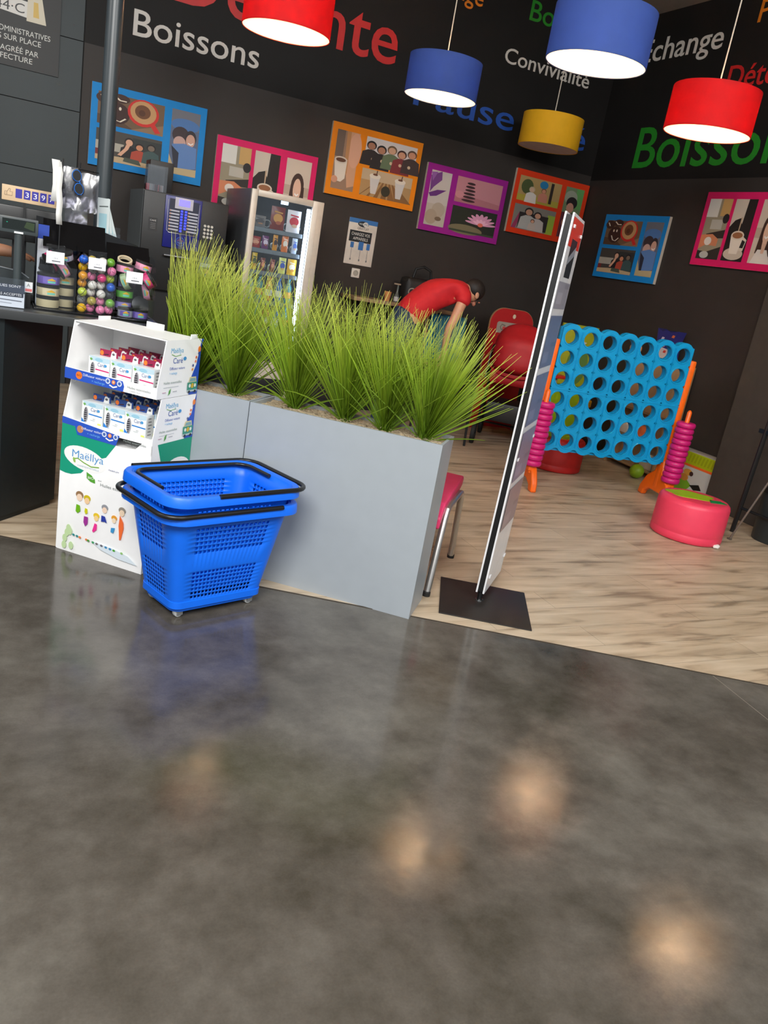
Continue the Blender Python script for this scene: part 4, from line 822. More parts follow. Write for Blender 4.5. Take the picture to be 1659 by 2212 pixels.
mb = MB(); mb.box(-.012, .012, -.01, .01, 0, .11, .002); obj('stand_body', mb, m_posb, t); a = Art(); a.rect(-.014, .07, .018, .115, (216, 218, 220)); a.text('A', -.006, .094, (90, 96, 100), .014, .014); a.rect(-.012, .074, .016, .086, (206, 110, 110)); a.build('stand_label', t, (0, -.0106, 0))
t = thing('brochure', 'blue and white brochure standing behind the customer display', 'brochure', (.185, 4.19, .985))
mb = MB(); mb.box(-.012, .034, -.002, .002, 0, .36); obj('brochure_card', mb, mat('brochure_white', (214, 218, 222), .5), t); a = Art(); a.rect(-.013, .30, .035, .362, (26, 62, 160)); a.build('brochure_print', t, (0, -.0024, 0))
mb = MB(); P = []; 
def ribbon(pts, w, th=.0006):
    mb = MB(); V = []
    for (x, y, z, tw) in pts: V += [(x-w/2*cos(tw), y-w/2*sin(tw), z), (x+w/2*cos(tw), y+w/2*sin(tw), z)]
    mb.add(V, [(2*i, 2*i+1, 2*i+3, 2*i+2) for i in range(len(pts)-1)], True); return mb
t = thing('receipt_strip', 'long white curled receipt strip hanging above the till', 'receipt', (.245, 4.14, .985))
mb = ribbon([(.012, 0, .375, .2), (.008, -.003, .42, .3), (.010, .002, .47, .1), (.002, -.004, .53, -.2), (.006, .0, .59, .1), (-.004, .004, .64, -.1)], .026); o = obj('paper_strip', mb, mat('receipt_white', (226, 226, 222), .6), t); sm = o.modifiers.new('thickness', 'SOLIDIFY'); sm.thickness = .0008
mb = ribbon([(-.012, .004, .47, .0), (-.006, .001, .54, -.2), (-.008, .003, .60, .1), (-.014, .0, .645, -.1)], .034); o = obj('paper_strip', mb, MATS['receipt_white'], t); sm = o.modifiers.new('thickness', 'SOLIDIFY'); sm.thickness = .0008
mb = MB(); mb.tube([(.016, .008, 0), (.016, .008, .655)], .003, 6); mb.box(-.004, .036, -.004, .02, 0, .006); obj('clip_stand', mb, m_posb, t)
t = thing('pouch_rack', 'thin black rack with hooks standing behind the acrylic bins', 'rack', (.345, 4.32, .985))
mb = MB(); mb.box(-.08, .08, -.05, .05, 0, .008, .002); mb.tube([(0, 0, .005), (0, 0, .66)], .005, 8); mb.tube([(-.085, 0, .63), (.085, 0, .63)], .003, 6)
for x in (-.06, 0, .06): mb.tube([(x, 0, .63), (x, -.05, .632)], .002, 6)
obj('rack_frame', mb, m_posb, t)
m_bag = glass_mat('crinkled_bag', (205, 205, 214), .20, .25)
def pouch(x, y, z, w, h, seed, label):
    rn = random.Random(seed); mb = MB(); nx, nz = 7, 9
    for s in (-1, 1):
        V = [(x-w/2+w*i/nx, y+s*(.012*math.sin(pi*i/nx)*math.sin(pi*j/nz)+.001)+rn.uniform(-.004, .004)*(0 < i < nx), z-h+h*j/nz+rn.uniform(-.003, .003)) for i in range(nx+1) for j in range(nz+1)]
        mb.add(V, [(i*(nz+1)+j, (i+1)*(nz+1)+j, (i+1)*(nz+1)+j+1, i*(nz+1)+j+1) for i in range(nx) for j in range(nz)])
    o = obj('plastic_pouch', mb, m_bag); tag(o, label, 'pouch', 'clear pouches hanging on the rack'); return o
pouch(.290, 4.24, 1.615, .085, .18, 1, 'left clear plastic pouch with dark contents on the rack'); pouch(.385, 4.245, 1.60, .08, .17, 2, 'right clear plastic pouch on the rack next to the grey pole'); pouch(.335, 4.25, 1.50, .10, .14, 3, 'lower middle clear crinkled pouch on the rack')
for k, (x, z, r, c) in enumerate(((.262, 1.585, .013, (50, 44, 60)), (.285, 1.57, .012, (74, 60, 84)), (.272, 1.53, .013, (40, 40, 52)), (.30, 1.52, .013, (60, 50, 70)), (.27, 1.49, .012, (80, 76, 96)))):
    mb = MB(); mb.ball((0, 0, 0), (r, .005, r), 14, 8); tag(obj('dark_bead', mb, mat('bead_%d' % k, c, .3), None, (x, 4.24, z)), 'dark disc inside the left clear pouch, %s from the top' % ORD[k], 'bead', 'dark discs in the left pouch')
t = thing('sunglasses', 'blue sunglasses hanging upright on the clear pouches', 'sunglasses', (.322, 4.215, 1.60), rot=(0, radians(78), 0))
for sx in (0, 1):
    cx = .018+sx*.056; mb = MB(); P = [(cx+.023*cos(a)*(1+.1*sin(a)), 0, .018*sin(a)) for a in [2*pi*k/20 for k in range(20)]]; mb.tube(P, .0032, 6, closed=True); obj('rim', mb, mat('sunglass_blue', (20, 100, 190), .25), t)
    mb = MB(); mb.prism([(p[0], p[2]) for p in P], -.003, -.001); obj('lens', mb, mat('lens_black', (16, 20, 26), .3), t)
mb = MB(); mb.tube([(.039, 0, .006), (.047, 0, .009), (.053, 0, .006)], .003, 6); obj('bridge', mb, MATS['sunglass_blue'], t)
mb = MB(); mb.tube([(-.006, 0, .006), (-.006, .05, .006), (-.006, .09, -.005)], .002, 6); mb.tube([(.1, 0, .006), (.1, .05, .006), (.1, .09, -.005)], .002, 6); obj('temples', mb, MATS['sunglass_blue'], t)
t = thing('leaflet_holder', 'holder with slanted white leaflets right of the grey pole', 'leaflets', (.50, 4.36, .985))
mb = MB(); mb.box(-.05, .06, -.03, .03, 0, .01, .002); mb.box(-.04, .05, .01, .014, .01, .40); mb.box(-.04, .05, -.012, -.009, .30, .37); obj('holder', mb, m_gl, t)
for k, (x, r) in enumerate(((-.022, -.02), (.0, -.16), (.022, -.3))):
    mb = MB(); mb.box(-.028, .028, -.001, .001, 0, .19); o = obj('leaflet', mb, mat('leaflet_white', (196, 206, 206), .5), t, (x-.01, -.004+.005*k, .335), rot=(0, r, 0))
    a = Art(); a.rect(-.02, .03, .016, .12, (150, 190, 200)); a.line([(-.02, .15), (.02, .155)], .005, (70, 80, 80)); a.build('leaflet_print', o, (0, -.0016, 0))

# ================================================================== brochure stand
A_S = radians(45.5)
t = thing('brochure_stand', 'tall black brochure stand with white framed panels on a square black base plate', 'stand', (2.132, 2.931, 0))
mb = MB(); mb.xf(Matrix.Identity(4)); mb.box(-.2125, .2125, -.225, .225, 0, .006, .001); obj('base_plate', mb, mat('plate_black', (34, 32, 31), .45, bump=.1), t, rz=radians(-29.6))
NS = Vector((2.104, 2.940, 0))-Vector((2.132, 2.931, 0)); TILT = Matrix.Rotation(radians(-.25), 4, 'X')
from mathutils import Quaternion
LEAN = (Quaternion((.46, .888, 0), .012) @ Quaternion((0, 0, 1), A_S)).to_euler()
def spart(name, mb, m, par=None): return obj(name, mb, m, t, NS, rot=LEAN)
mb = MB(); mb.tube([(.022, 0, .005), (.022, 0, .07)], .012, 16); spart('post_foot', mb, mat('post_black', (18, 18, 19), .35))
mb = MB(); mb.lathe([(.020, 0), (.020, .004), (.012, .006)], (.022, 0, .006), 20); spart('post_collar', mb, mat('chrome', (190, 194, 196), .2, metal=1))
mb = MB(); mb.box(.0, .375, -.0125, .0125, .055, 1.765); spart('core_board', mb, MATS['post_black'])
m_al = mat('white_aluminium', (226, 226, 228), .3, spec=.6)
for s in (-1, 1):
    y0, y1 = (-.0205, -.0127) if s == -1 else (.0127, .0205)
    mb = MB(); mb.prism([(-.004, .05), (.379, .05), (.379, 1.735), (.35, 1.775), (-.004, 1.775)], y0, y1)
    p = spart('poster_panel', mb, m_al)
    a = Art()
    W_ = .40; ly = [(1.775, 1.565, (222, 62, 44)), (1.565, 1.525, (224, 214, 220))]
    a.poly([(.012, 1.645), (.367, 1.645), (.367, 1.73), (.345, 1.762), (.012, 1.762)], (226, 58, 40)); a.rect(.10, 1.52, .28, 1.68, (40, 46, 52)); a.poly([(.10, 1.57), (.28, 1.62), (.28, 1.66), (.10, 1.60)], (150, 156, 166))
    tone = [(160, 158, 170), (112, 118, 146), (116, 122, 150), (140, 134, 158), (150, 130, 136)]
    for k, c in enumerate(tone):
        z, z1 = ((1.50, 1.385), (1.355, 1.125), (1.095, .86), (.832, .597), (.567, .356))[k]; a.rect(.02, z1, .365, z, c); a.rect(.05, z1+.02, .2, z1+.07, tuple(min(255, v+16) for v in c)); a.rect(.22, z1+.09, .35, z1+.11, tuple(max(0, v-14) for v in c))
    a.build('posters', t, NS, rot=LEAN, mat_=print_mat('poster_print', .3)) if s == -1 else None
    for (x, z) in ((.05, 1.72), (.32, 1.70), (.03, .70), (.345, .77), (.03, .12), (.345, .14)): mb = MB(); mb.box(x, x+.03, y0-.006 if s == -1 else y1, y0 if s == -1 else y1+.006, z, z+.014, .001); spart('panel_clip', mb, m_al)
for o in list(t.children):
    if o.name.startswith('posters'):
        for v in o.data.vertices: v.co.y = v.co.y-.0208

# ================================================================== pink chair
AC = radians(50); t = thing('low_chair', 'pink padded low chair on silver tube legs behind the right end of the planters', 'chair', (1.886, 3.395, 0), AC)
m_pk = mat('pink_vinyl', (226, 58, 110), .45, var=.03, bump=.15, bscale=400); m_ch = mat('brushed_tube', (196, 194, 190), .28, metal=.85)
mb = MB(); pr = [(-.27, .325), (-.255, .32), (-.20, .375), (-.06, .398), (.16, .405), (.245, .425), (.262, .46), (.245, .478), (.14, .462), (-.06, .452), (-.20, .436), (-.265, .375)]
mb.prism(pr, -.215, .235); s_ = obj('seat', mb, m_pk, t); bv = s_.modifiers.new('soft', 'BEVEL'); bv.width = .012; bv.segments = 3
mb = MB(); mb.prism([(.205, .52), (.225, .52), (.24, .74), (.22, .745)], -.19, .21)
mb = MB(); mb.box(-.19, .2, .225, .262, .46, .62, .014); obj('backrest', mb, m_pk, t)
for y in (-.222, .222):
    mb = MB(); mb.tube([(-.290, y, .018), (-.185, y, .36), (-.165, y, .395), (-.12, y, .405), (.16, y, .405), (.205, y, .395), (.235, y, .365), (.315, y, .018)], .0165, 14); obj('leg_frame', mb, m_ch, t)
    for x in (-.294, .319):
        mb = MB(); mb.lathe([(.019, 0), (.019, .02), (.016, .024)], (x, y, 0), 14); obj('foot_cap', mb, mat('rubber_black', (24, 24, 24), .7), t)
mb = MB(); mb.tube([(0, -.222, .40), (0, .222, .40)], .012, 10); obj('cross_tube', mb, m_ch, t)
mb = MB(); mb.lathe([(0, -.218), (.007, -.219), (.009, -.214)], (-.10, 0, .40), 12, 'y'); obj('screw', mb, m_ch, t)

# ================================================================== giant connect game
AG = radians(-14); H0 = Vector((3.845, 4.965, 0)); SP = .1545; ZT = 1.162
t = thing('giant_connect_game', 'giant blue four-in-a-row garden game board with orange legs', 'game', (H0.x, H0.y, 0), AG)
m_gb = mat('game_blue', (0, 150, 206), .35, var=.03, spec=.5); m_or = mat('game_orange', (246, 106, 16), .35, var=.03); m_mg = mat('game_magenta', (200, 26, 112), .38, var=.03)
def board(y0, y1):
    mb = MB(); hr = .0545; s = SP/2
    for i in range(7):
        for j in range(6):
            cx, cz = i*SP, ZT-j*SP; n = 32; inner = []; outer = []; ext = .02
            for k in range(n):
                a_ = 2*pi*(k+.5)/n; c, sn = cos(a_), sin(a_); inner.append((cx+hr*c, cz+hr*sn))
                tq = min(s/abs(c) if abs(c) > 1e-6 else 9, s/abs(sn) if abs(sn) > 1e-6 else 9); ox, oz = c*tq, sn*tq
                if j == 0 and sn > 0 and abs(oz-s) < 1e-4: oz = s*.16+math.sqrt(max(0, s*s*1.16-ox*ox))
                if j == 5 and sn < 0 and abs(oz+s) < 1e-4: oz = -(s*.16+math.sqrt(max(0, s*s*1.16-ox*ox)))
                outer.append((cx+ox, cz+oz))
            V = [(x, y0, z) for x, z in inner]+[(x, y0, z) for x, z in outer]+[(x, y1, z) for x, z in inner]+[(x, y1, z) for x, z in outer]
            F = []
            for k in range(n):
                k2 = (k+1) % n; F += [(k, k2, n+k2, n+k), (2*n+k, 3*n+k, 3*n+k2, 2*n+k2), (k, 2*n+k, 2*n+k2, k2)]
                mx_, mz_ = (outer[k][0]+outer[k2][0])/2-cx, (outer[k][1]+outer[k2][1])/2-cz
                if (i == 0 and mx_ < -s+.004) or (i == 6 and mx_ > s-.004) or (j == 0 and mz_ > s*.6 and abs(mx_) < s) or (j == 5 and mz_ < -s*.6 and abs(mx_) < s): F.append((n+k, n+k2, 3*n+k2, 3*n+k))
            mb.add(V, F)
            if y0 < 0: mb.tube([(cx+(hr+.006)*cos(a), y0, cz+(hr+.006)*sin(a)) for a in [2*pi*q/28 for q in range(28)]], .005, 6, closed=True)
    if y0 < 0:
        for i in range(6):
            for z0, z1 in ((ZT-2.3*SP, ZT+.3*SP), (ZT-5.3*SP, ZT-2.75*SP)):
                x = (i+.5)*SP; mb.box(x-.006, x-.002, y0-.004, y0, z0, z1); mb.box(x+.002, x+.006, y0-.004, y0, z0, z1)
        mb.box(-SP/2, 6.5*SP, y0-.004, y0, ZT-2.5*SP-.006, ZT-2.5*SP+.004)
    return mb
obj('front_grid', board(-.035, -.008), m_gb, t, ang=30); obj('back_grid', board(.008, .035), m_gb, t, ang=30)
mb = MB()
for z in (ZT-5.5*SP, ZT-2.5*SP): mb.box(-SP/2, 6.5*SP, -.008, .008, z-.012, z+.012)
for i in range(8): mb.box((i-.5)*SP-.004, (i-.5)*SP+.004, -.008, .008, ZT-5.5*SP, ZT+.4*SP)
obj('grid_spacers', mb, m_gb, t)
for s, x in ((-1, -.105), (1, 6*SP+.105)):
    mb = MB(); mb.box(x-.026, x+.026, -.034, .034, .10, 1.135, .014); obj('side_post', mb, m_or, t)
    mb = MB(); mb.prism([(-.235, 0), (-.165, 0), (-.15, .04), (-.08, .075), (.08, .075), (.15, .04), (.165, 0), (.235, 0), (.225, .07), (.16, .17), (.06, .24), (.04, .34), (-.04, .34), (-.06, .24), (-.16, .17), (-.225, .07)], x-.024, x+.024, 'yz')
    f = obj('foot_base', mb, m_or, t); bv = f.modifiers.new('soft', 'BEVEL'); bv.width = .012; bv.segments = 2
    rx, ry = x+s*.02, -.13
    mb = MB(); mb.tube([(rx, ry, .13), (rx, ry, .755), (rx, ry, .767), (rx, ry, .773)], [.018, .018, .012, .004], 16); mb.box(rx-.03, rx+.03, ry-.03, -.02, .15, .188, .008); obj('ring_pole', mb, m_or, t)
RM = Matrix.Rotation(AG, 4, 'Z'); ring = None
for s, x in ((-1, -.105), (1, 6*SP+.105)):
    for k in range(11):
        p = RM @ Vector((x+s*.02, -.13, .190+k*.0445)); p += Vector((H0.x, H0.y, 0)); p.x += .002*((k*7) % 3-1)
        lb = 'magenta game ring, %s from the bottom of the %s stack' % (ORD[k], 'left' if s < 0 else 'right')
        if ring is None:
            ring = thing('game_ring', lb, 'ring', p, 0, 'magenta rings stacked on the game poles')
            mb = MB(); mb.lathe([(.023, .004), (.026, .0), (.060, .0), (.068, .005), (.0725, .0145), (.0725, .029), (.068, .039), (.060, .0435), (.026, .0435), (.023, .040)], n=32, close=True); obj('ring_body', mb, m_mg, ring, ang=60)
        else: dup(ring, p, 0, lb)

# ================================================================== poufs
def pouf(c, rgb, nm, top, label, R=.243, H=.285):
    t = thing('pouf', label, 'pouf', (c[0], c[1], 0), 0, 'round play poufs')
    mb = MB(); mb.lathe([(0, .003), (R-.012, .003), (R-.002, .012), (R, .03), (R-.001, .055), (R-.003, .059), (R-.001, .063), (R, .1), (R-.002, H-.04), (R-.008, H-.018), (R-.025, H-.003), (R-.05, H), (0, H)], n=64); obj('pouf_body', mb, mat('vinyl_'+nm, rgb, .42, var=.03, bump=.12, bscale=300), t, ang=60)
    mb = MB(); top(mb, H); obj('top_patch', mb, [mat('patch_lime', (150, 188, 22), .5), mat('patch_green', (0, 132, 66), .5)], t)
    return t
def top1(mb, H):
    rot = radians(62); n = 44; P = []
    for k in range(n):
        a = 2*pi*k/n; r = .15+.014*sin(5*a); x, y = r*1.1*cos(a)*.98-.03, r*.72*sin(a)+.03; P.append((x, y))
    for i, pts in enumerate((P, [(.07, -.105), (.19, -.085), (.165, -.015), (.085, -.03)])):
        M_ = [(x*cos(rot-pi/2)-y*sin(rot-pi/2), x*sin(rot-pi/2)+y*cos(rot-pi/2)) for x, y in pts]; mb.use(i).prism(M_, H, H+.003, 'xy')
def top2(mb, H): mb.prism([(.15*cos(2*pi*k/32), .15*sin(2*pi*k/32)) for k in range(32)], H, H+.003, 'xy')
pouf((4.39, 3.90), (232, 62, 92), 'coral', top1, 'coral pink round pouf with lime patch in front of the game')
pouf((4.45, 5.58), (190, 24, 44), 'red', top2, 'dark red round pouf behind the left side of the game')
mb = MB(); rn = random.Random(9); mb.ball((0, 0, .014), (.030, .018, .014), 12, 8); mb.v = [(x+rn.uniform(-.003, .003), y+rn.uniform(-.003, .003), max(.001, z+rn.uniform(-.003, .003))) for x, y, z in mb.v]
tag(obj('crumpled_tissue', mb, mat('tissue_white', (236, 232, 226), .8), None, (4.44, 3.655, 0)), 'small crumpled white tissue on the floor at the foot of the coral pouf', 'tissue')
mb = MB(); mb.box(-.007, .007, -.004, .004, 0, .002); tag(obj('paper_scrap', mb, MATS['tissue_white'], None, (.975, .80, 0), .4), 'tiny white paper scrap on the concrete floor at lower right', 'paper')

# ================================================================== boxes and toys behind the game
t = thing('toy_box', 'toy carton with lime lid and animal picture against the right wall', 'box', (5.44, 4.965, 0), radians(-90))
mb = MB(); mb.box(-.15, .31, -.08, .075, 0, .372, .003); obj('box_body', mb, mat('box_white', (188, 184, 178), .5), t)
a = Art(); a.rect(-.15, .27, .31, .372, (164, 178, 12)); 
for k in range(12): a.poly([(-.14+k*.037, .29), (-.12+k*.037, .29), (-.105+k*.037, .36), (-.125+k*.037, .36)], (146, 158, 10))
a.rect(-.15, .25, .31, .27, (226, 96, 30)); a.rect(-.15, .02, .31, .25, (186, 186, 182)); a.poly([(-.15, .02), (.05, .02), (.12, .10), (-.02, .18), (-.15, .14)], (116, 168, 36)); a.ell(.05, .20, .05, .028, (206, 150, 60)); a.ell(.09, .195, .022, .02, (60, 34, 30)); a.ell(.02, .15, .05, .03, (196, 130, 50)); a.poly([(.10, .10), (.2, .13), (.24, .09), (.16, .07)], (20, 22, 20)); a.ell(.22, .05, .07, .03, (206, 210, 206)); a.rect(-.15, 0, .31, .02, (110, 60, 30)); a.ell(.2, .035, .02, .01, (176, 40, 70))
a.build('box_print', t, (0, -.0805, 0))
t = thing('toy_cupboard', 'tan wooden toy cupboard standing against the right wall behind the game', 'cupboard', (5.34, 5.62, 0), radians(-90))
m_tan = mat('tan_board_wood', (160, 126, 90), .55, var=.08, scale=6)
mb = MB(); mb.box(-.33, .33, .0, .17, .55, 1.04, .004); mb.box(-.33, -.31, 0, .17, 0, .55); mb.box(.31, .33, 0, .17, 0, .55); mb.box(-.31, .31, .155, .17, 0, .55); mb.box(-.31, .31, 0, .17, .05, .07); mb.box(-.31, .31, 0, .17, .30, .315); obj('cupboard_body', mb, m_tan, t)
for k, x in enumerate((-.32, .005)):
    mb = MB(); mb.box(x, x+.315, -.014, 0, .57, 1.02, .002); d = obj('cupboard_door', mb, m_tan, t); mb = MB(); mb.ball((x+(.29 if k == 0 else .025), -.024, .80), .012, 12, 8); obj('door_knob', mb, mat('knob_orange', (230, 110, 50), .4), d)
for k, (x, z, w, h, c, nm, lb) in enumerate(((-.22, .3155, .12, .10, (206, 200, 190), 'white', 'white toy block on the middle shelf of the toy cupboard'), (.0, .3155, .10, .12, (224, 110, 60), 'orange', 'orange toy block on the middle shelf of the toy cupboard'), (.18, .0705, .16, .14, (190, 178, 160), 'beige', 'beige toy block on the bottom shelf of the toy cupboard'))):
    mb = MB(); mb.box(-w/2, w/2, -.05, .05, 0, h, .006); p = Matrix.Rotation(radians(-90), 4, 'Z') @ Vector((x, .085, 0)); tag(obj('toy_block', mb, mat('toy_'+nm, c, .45), None, (5.34+p.x, 5.62+p.y, z), radians(-90)), lb, 'toy')
t = thing('snack_box', 'blue patterned toy box standing on the tan cupboard top', 'box', (5.42, 5.60, 1.041), radians(-90))
mb = MB(); mb.prism([(-.11, 0), (.11, 0), (.10, .16), (.13, .27), (.05, .25), (0, .265), (-.06, .25), (-.12, .27), (-.10, .16)], -.05, .05); obj('box_body', mb, mat('navy_card', (44, 44, 110), .4), t)
a = Art(); a.poly([(-.09, .02), (.09, .02), (.09, .10), (-.09, .12)], (206, 190, 186)); 
for k, (x, z, c) in enumerate(((-.07, .15, (226, 110, 60)), (.0, .13, (224, 140, 120)), (.06, .17, (216, 90, 50)), (-.03, .19, (200, 180, 200)), (.03, .08, (210, 60, 50)), (.09, .22, (226, 110, 60)))): a.poly([(x-.02, z-.01), (x+.012, z-.012), (x+.02, z+.01), (x-.01, z+.012)], c)
a.build('box_print', t, (0, -.051, 0))
for k, (y, z, r, nm, c, lb) in enumerate(((5.86, 1.041, .055, 'peach', (236, 166, 120), 'peach coloured toy ball on top of the tan cupboard'), (5.42, .001, .065, 'lime', (140, 180, 30), 'lime green toy ball on the floor under the game board'))):
    mb = MB(); mb.ball((0, 0, r), r, 24, 14); tag(obj('toy_ball', mb, mat('toyball_'+nm, c, .4), None, (5.30 if k == 0 else 5.22, y if k == 0 else 5.36, z)), lb, 'ball')
t = thing('play_wall_board', 'yellow play wall board with animal pictures behind the left of the game', 'panel', (5.02, 6.62, 0), radians(-8))
mb = MB(); mb.box(0, .40, 0, .03, .0, 1.19, .004); mb.box(0, .40, -.10, .14, 0, .03, .004); obj('panel_board', mb, mat('panel_yellow', (166, 164, 20), .5), t)
a = Art(); a.ell(.24, .80, .12, .20, (96, 128, 60)); a.poly([(.14, .97), (.22, .97), (.30, 1.03), (.20, 1.05)], (206, 200, 190)); a.poly([(.18, .90), (.30, .92), (.28, .98), (.2, .96)], (196, 130, 100)); a.ell(.22, .72, .05, .05, (190, 110, 70)); a.rect(.02, .56, .38, .60, (120, 140, 40))
a.build('panel_picture', t, (0, -.001, 0))
t = thing('play_table', 'small round yellow table on a thin pole behind the game', 'table', (4.88, 6.02, 0))
mb = MB(); mb.lathe([(0, .50), (.15, .50), (.158, .508), (.158, .555), (.15, .563), (0, .563)], n=40); obj('table_top', mb, mat('table_yellow', (216, 158, 20), .4), t)
mb = MB(); mb.tube([(0, 0, .02), (0, 0, .50)], .014, 12); obj('table_pole', mb, mat('pole_beige', (170, 160, 140), .4), t); mb = MB(); mb.lathe([(.13, 0), (.13, .012), (.03, .022), (.016, .03)], n=32); obj('table_foot', mb, MATS['rubber_black'], t)
t = thing('red_sign_paddle', 'red toy tray on a thin stand behind the left game post', 'toy', (4.76, 6.20, 0))
mb = MB(); mb.box(-.09, .09, -.06, .06, .70, .73, .008); obj('tray', mb, mat('tray_red', (206, 40, 30), .4), t); mb = MB(); mb.tube([(0, 0, .01), (0, 0, .70)], .011, 10); mb.lathe([(.09, 0), (.09, .01), (.012, .016)], n=24); obj('stand_pole', mb, MATS['pole_beige'], t)
t = thing('lime_play_screen', 'lime green toy screen with bumpy edge just left of the brochure stand', 'toy', (4.43, 5.90, 0), radians(0))
mb = MB(); mb.box(.02, .40, -.02, .02, 0, .645, .006)
for k in range(16): mb.ball((.015, 0, .025+k*.040), (.020, .022, .024), 12, 8)
obj('screen_panel', mb, mat('lime_plastic', (168, 206, 14), .45), t)
mb = MB()
for k in range(4): mb.box(-.012, .012, .012, .045, .09+k*.15, .16+k*.15, .004)
obj('hinge_blocks', mb, mat('block_grey', (112, 104, 98), .6), t)

# ================================================================== bin and easel
t = thing('waste_bin', 'dark round waste bin at the right edge of the photo', 'bin', (5.17, 3.80, 0))
mb = MB(); mb.lathe([(.145, .0), (.15, .01), (.158, .36), (.162, .365), (.162, .385), (.155, .385), (.145, .02), (0, .02)], n=40); obj('bin_body', mb, mat('bin_black', (36, 42, 44), .45), t)
mb = MB(); mb.lathe([(.159, .345), (.165, .35), (.165, .384), (.159, .388)], n=40); obj('bin_rim', mb, MATS['handle_black'] if 'handle_black' in MATS else m_blk, t)
t = thing('easel', 'black easel with thin grey rear leg cut by the right photo edge', 'easel', (4.97, 4.0, 0), radians(-88))
for k, (a_, b_) in enumerate((((0, 0, 0), (.02, .02, 1.15)), ((.62, 0, 0), (.60, .02, 1.15)))):
    mb = MB(); mb.tube([a_, b_], .017, 8); obj('leg', mb, mat('easel_black', (16, 16, 17), .4), t)
mb = MB(); mb.tube([(.005, .004, .19), (.615, .004, .19)], .011, 8); obj('crossbar', mb, MATS['easel_black'], t)
mb = MB(); mb.tube([(.16, -.215, 0), (.30, -.02, .80)], .0075, 8); mb.box(.145, .175, -.225, -.205, 0, .012, .002); obj('leg', mb, mat('easel_grey', (116, 104, 94), .35, metal=.4), t)
mb = MB(); mb.box(-.04, .66, .0, .02, .75, .78, .003); obj('tray_bar', mb, MATS['easel_black'], t)

# ================================================================== vending machine
VX, VY, VW, VDp, VH = 1.772, 6.55, .598, .80, 1.815
t = thing('vending_machine', 'lit glass-front snack vending machine against the back wall', 'vending machine', (VX, VY, 0))
m_vg = mat('machine_grey', (104, 108, 112), .35, metal=.2); m_vf = mat('machine_frame', (196, 186, 172), .35, metal=.15); m_vi = mat('machine_inside', (34, 42, 48), .5)
mb = MB(); mb.box(0, .012, .03, VDp, 0, VH); mb.box(VW-.012, VW, .03, VDp, 0, VH); mb.box(.012, VW-.012, .03, VDp, VH-.012, VH); mb.box(.012, VW-.012, VDp-.012, VDp, 0, VH); mb.box(.012, VW-.012, .03, VDp, 0, .05); obj('cabinet', mb, m_vg, t)
mb = MB(); mb.box(.012, VW-.012, .45, .46, .05, VH-.012); mb.box(.012, VW-.012, .03, .45, .05, .55); obj('inner_liner', mb, m_vi, t)
mb = MB(); mb.box(0, .05, 0, .03, 0, VH, .005); mb.box(.505, VW, 0, .03, 0, VH, .005); mb.box(.05, .505, 0, .03, VH-.048, VH, .005); mb.box(.05, .505, 0, .03, 0, .50, .005); mb.box(.548, .552, -.002, 0, .02, VH-.02); obj('door_frame', mb, m_vf, t)
mb = MB(); mb.box(.05, .505, .012, .016, .50, VH-.048); obj('door_glass', mb, glass_mat('vending_glass', (244, 248, 250), .05, .03), t)
mb = MB(); mb.box(.470, .498, .02, .034, .52, VH-.07); obj('light_strip', mb, mat('led_strip', (214, 232, 255), .3, emit=7), t)
mb = MB(); mb.box(.30, .35, .16, .2, VH-.065, VH-.014); obj('top_light', mb, mat('led_spot', (190, 222, 255), .3, emit=4), t)
SH = [1.545, 1.385, 1.215, .985, .76]
for z in SH:
    mb = MB(); mb.box(.055, .465, .06, .44, z-.008, z); mb.box(.055, .465, .050, .058, z-.032, z-.002)
    for k in range(5): mb.box(.075+k*.082, .105+k*.082, .047, .050, z-.024, z-.010)
    obj('shelf', mb, mat('shelf_steel', (120, 128, 134), .35, metal=.4), t)
mb = MB(); 
for z in SH[:3]:
    for k in range(5):
        P = [(.09+k*.082+.028*cos(a), .07+.008*a/pi, z+.034+.028*sin(a)) for a in [pi*q/6 for q in range(40)]]; mb.tube(P, .0022, 5)
obj('product_coils', mb, mat('coil_grey', (186, 190, 194), .3, metal=.3), t)
mb = MB(); mb.box(.08, .47, -.004, 0, .22, .36, .003); obj('delivery_flap', mb, mat('flap_black', (20, 22, 24), .3), t)
def snack(x, z, w, h, c1, c2, nm, label, y=.075):
    o = thing('snack_pack', label, 'snack', (VX+x, VY+y, z+.001), 0, 'snack packs on the vending machine shelves')
    mb = MB(); nx, nz = 6, 8
    for s in (-1, 1): mb.add([(-w/2+w*i/nx, s*.014*math.sin(pi*i/nx)**.6*max(.05, math.sin(pi*j/nz))**.5, h*j/nz) for i in range(nx+1) for j in range(nz+1)], [(i*(nz+1)+j, (i+1)*(nz+1)+j, (i+1)*(nz+1)+j+1, i*(nz+1)+j+1) for i in range(nx) for j in range(nz)], True)
    b = obj('wrapper', mb, mat('wrap_'+nm, c1, .3), o)
    a = Art(); a.ell(0, h*.5, w*.34, h*.2, c2); a.line([(-w*.3, h*.78), (w*.3, h*.74)], h*.06, c2); a.ell(w*.05, h*.3, w*.2, h*.08, (min(255, c1[0]//2+100), c1[1]//2+60, c1[2]//2+30)); a.build('wrapper_print', o, (0, -.0155, 0)); return o
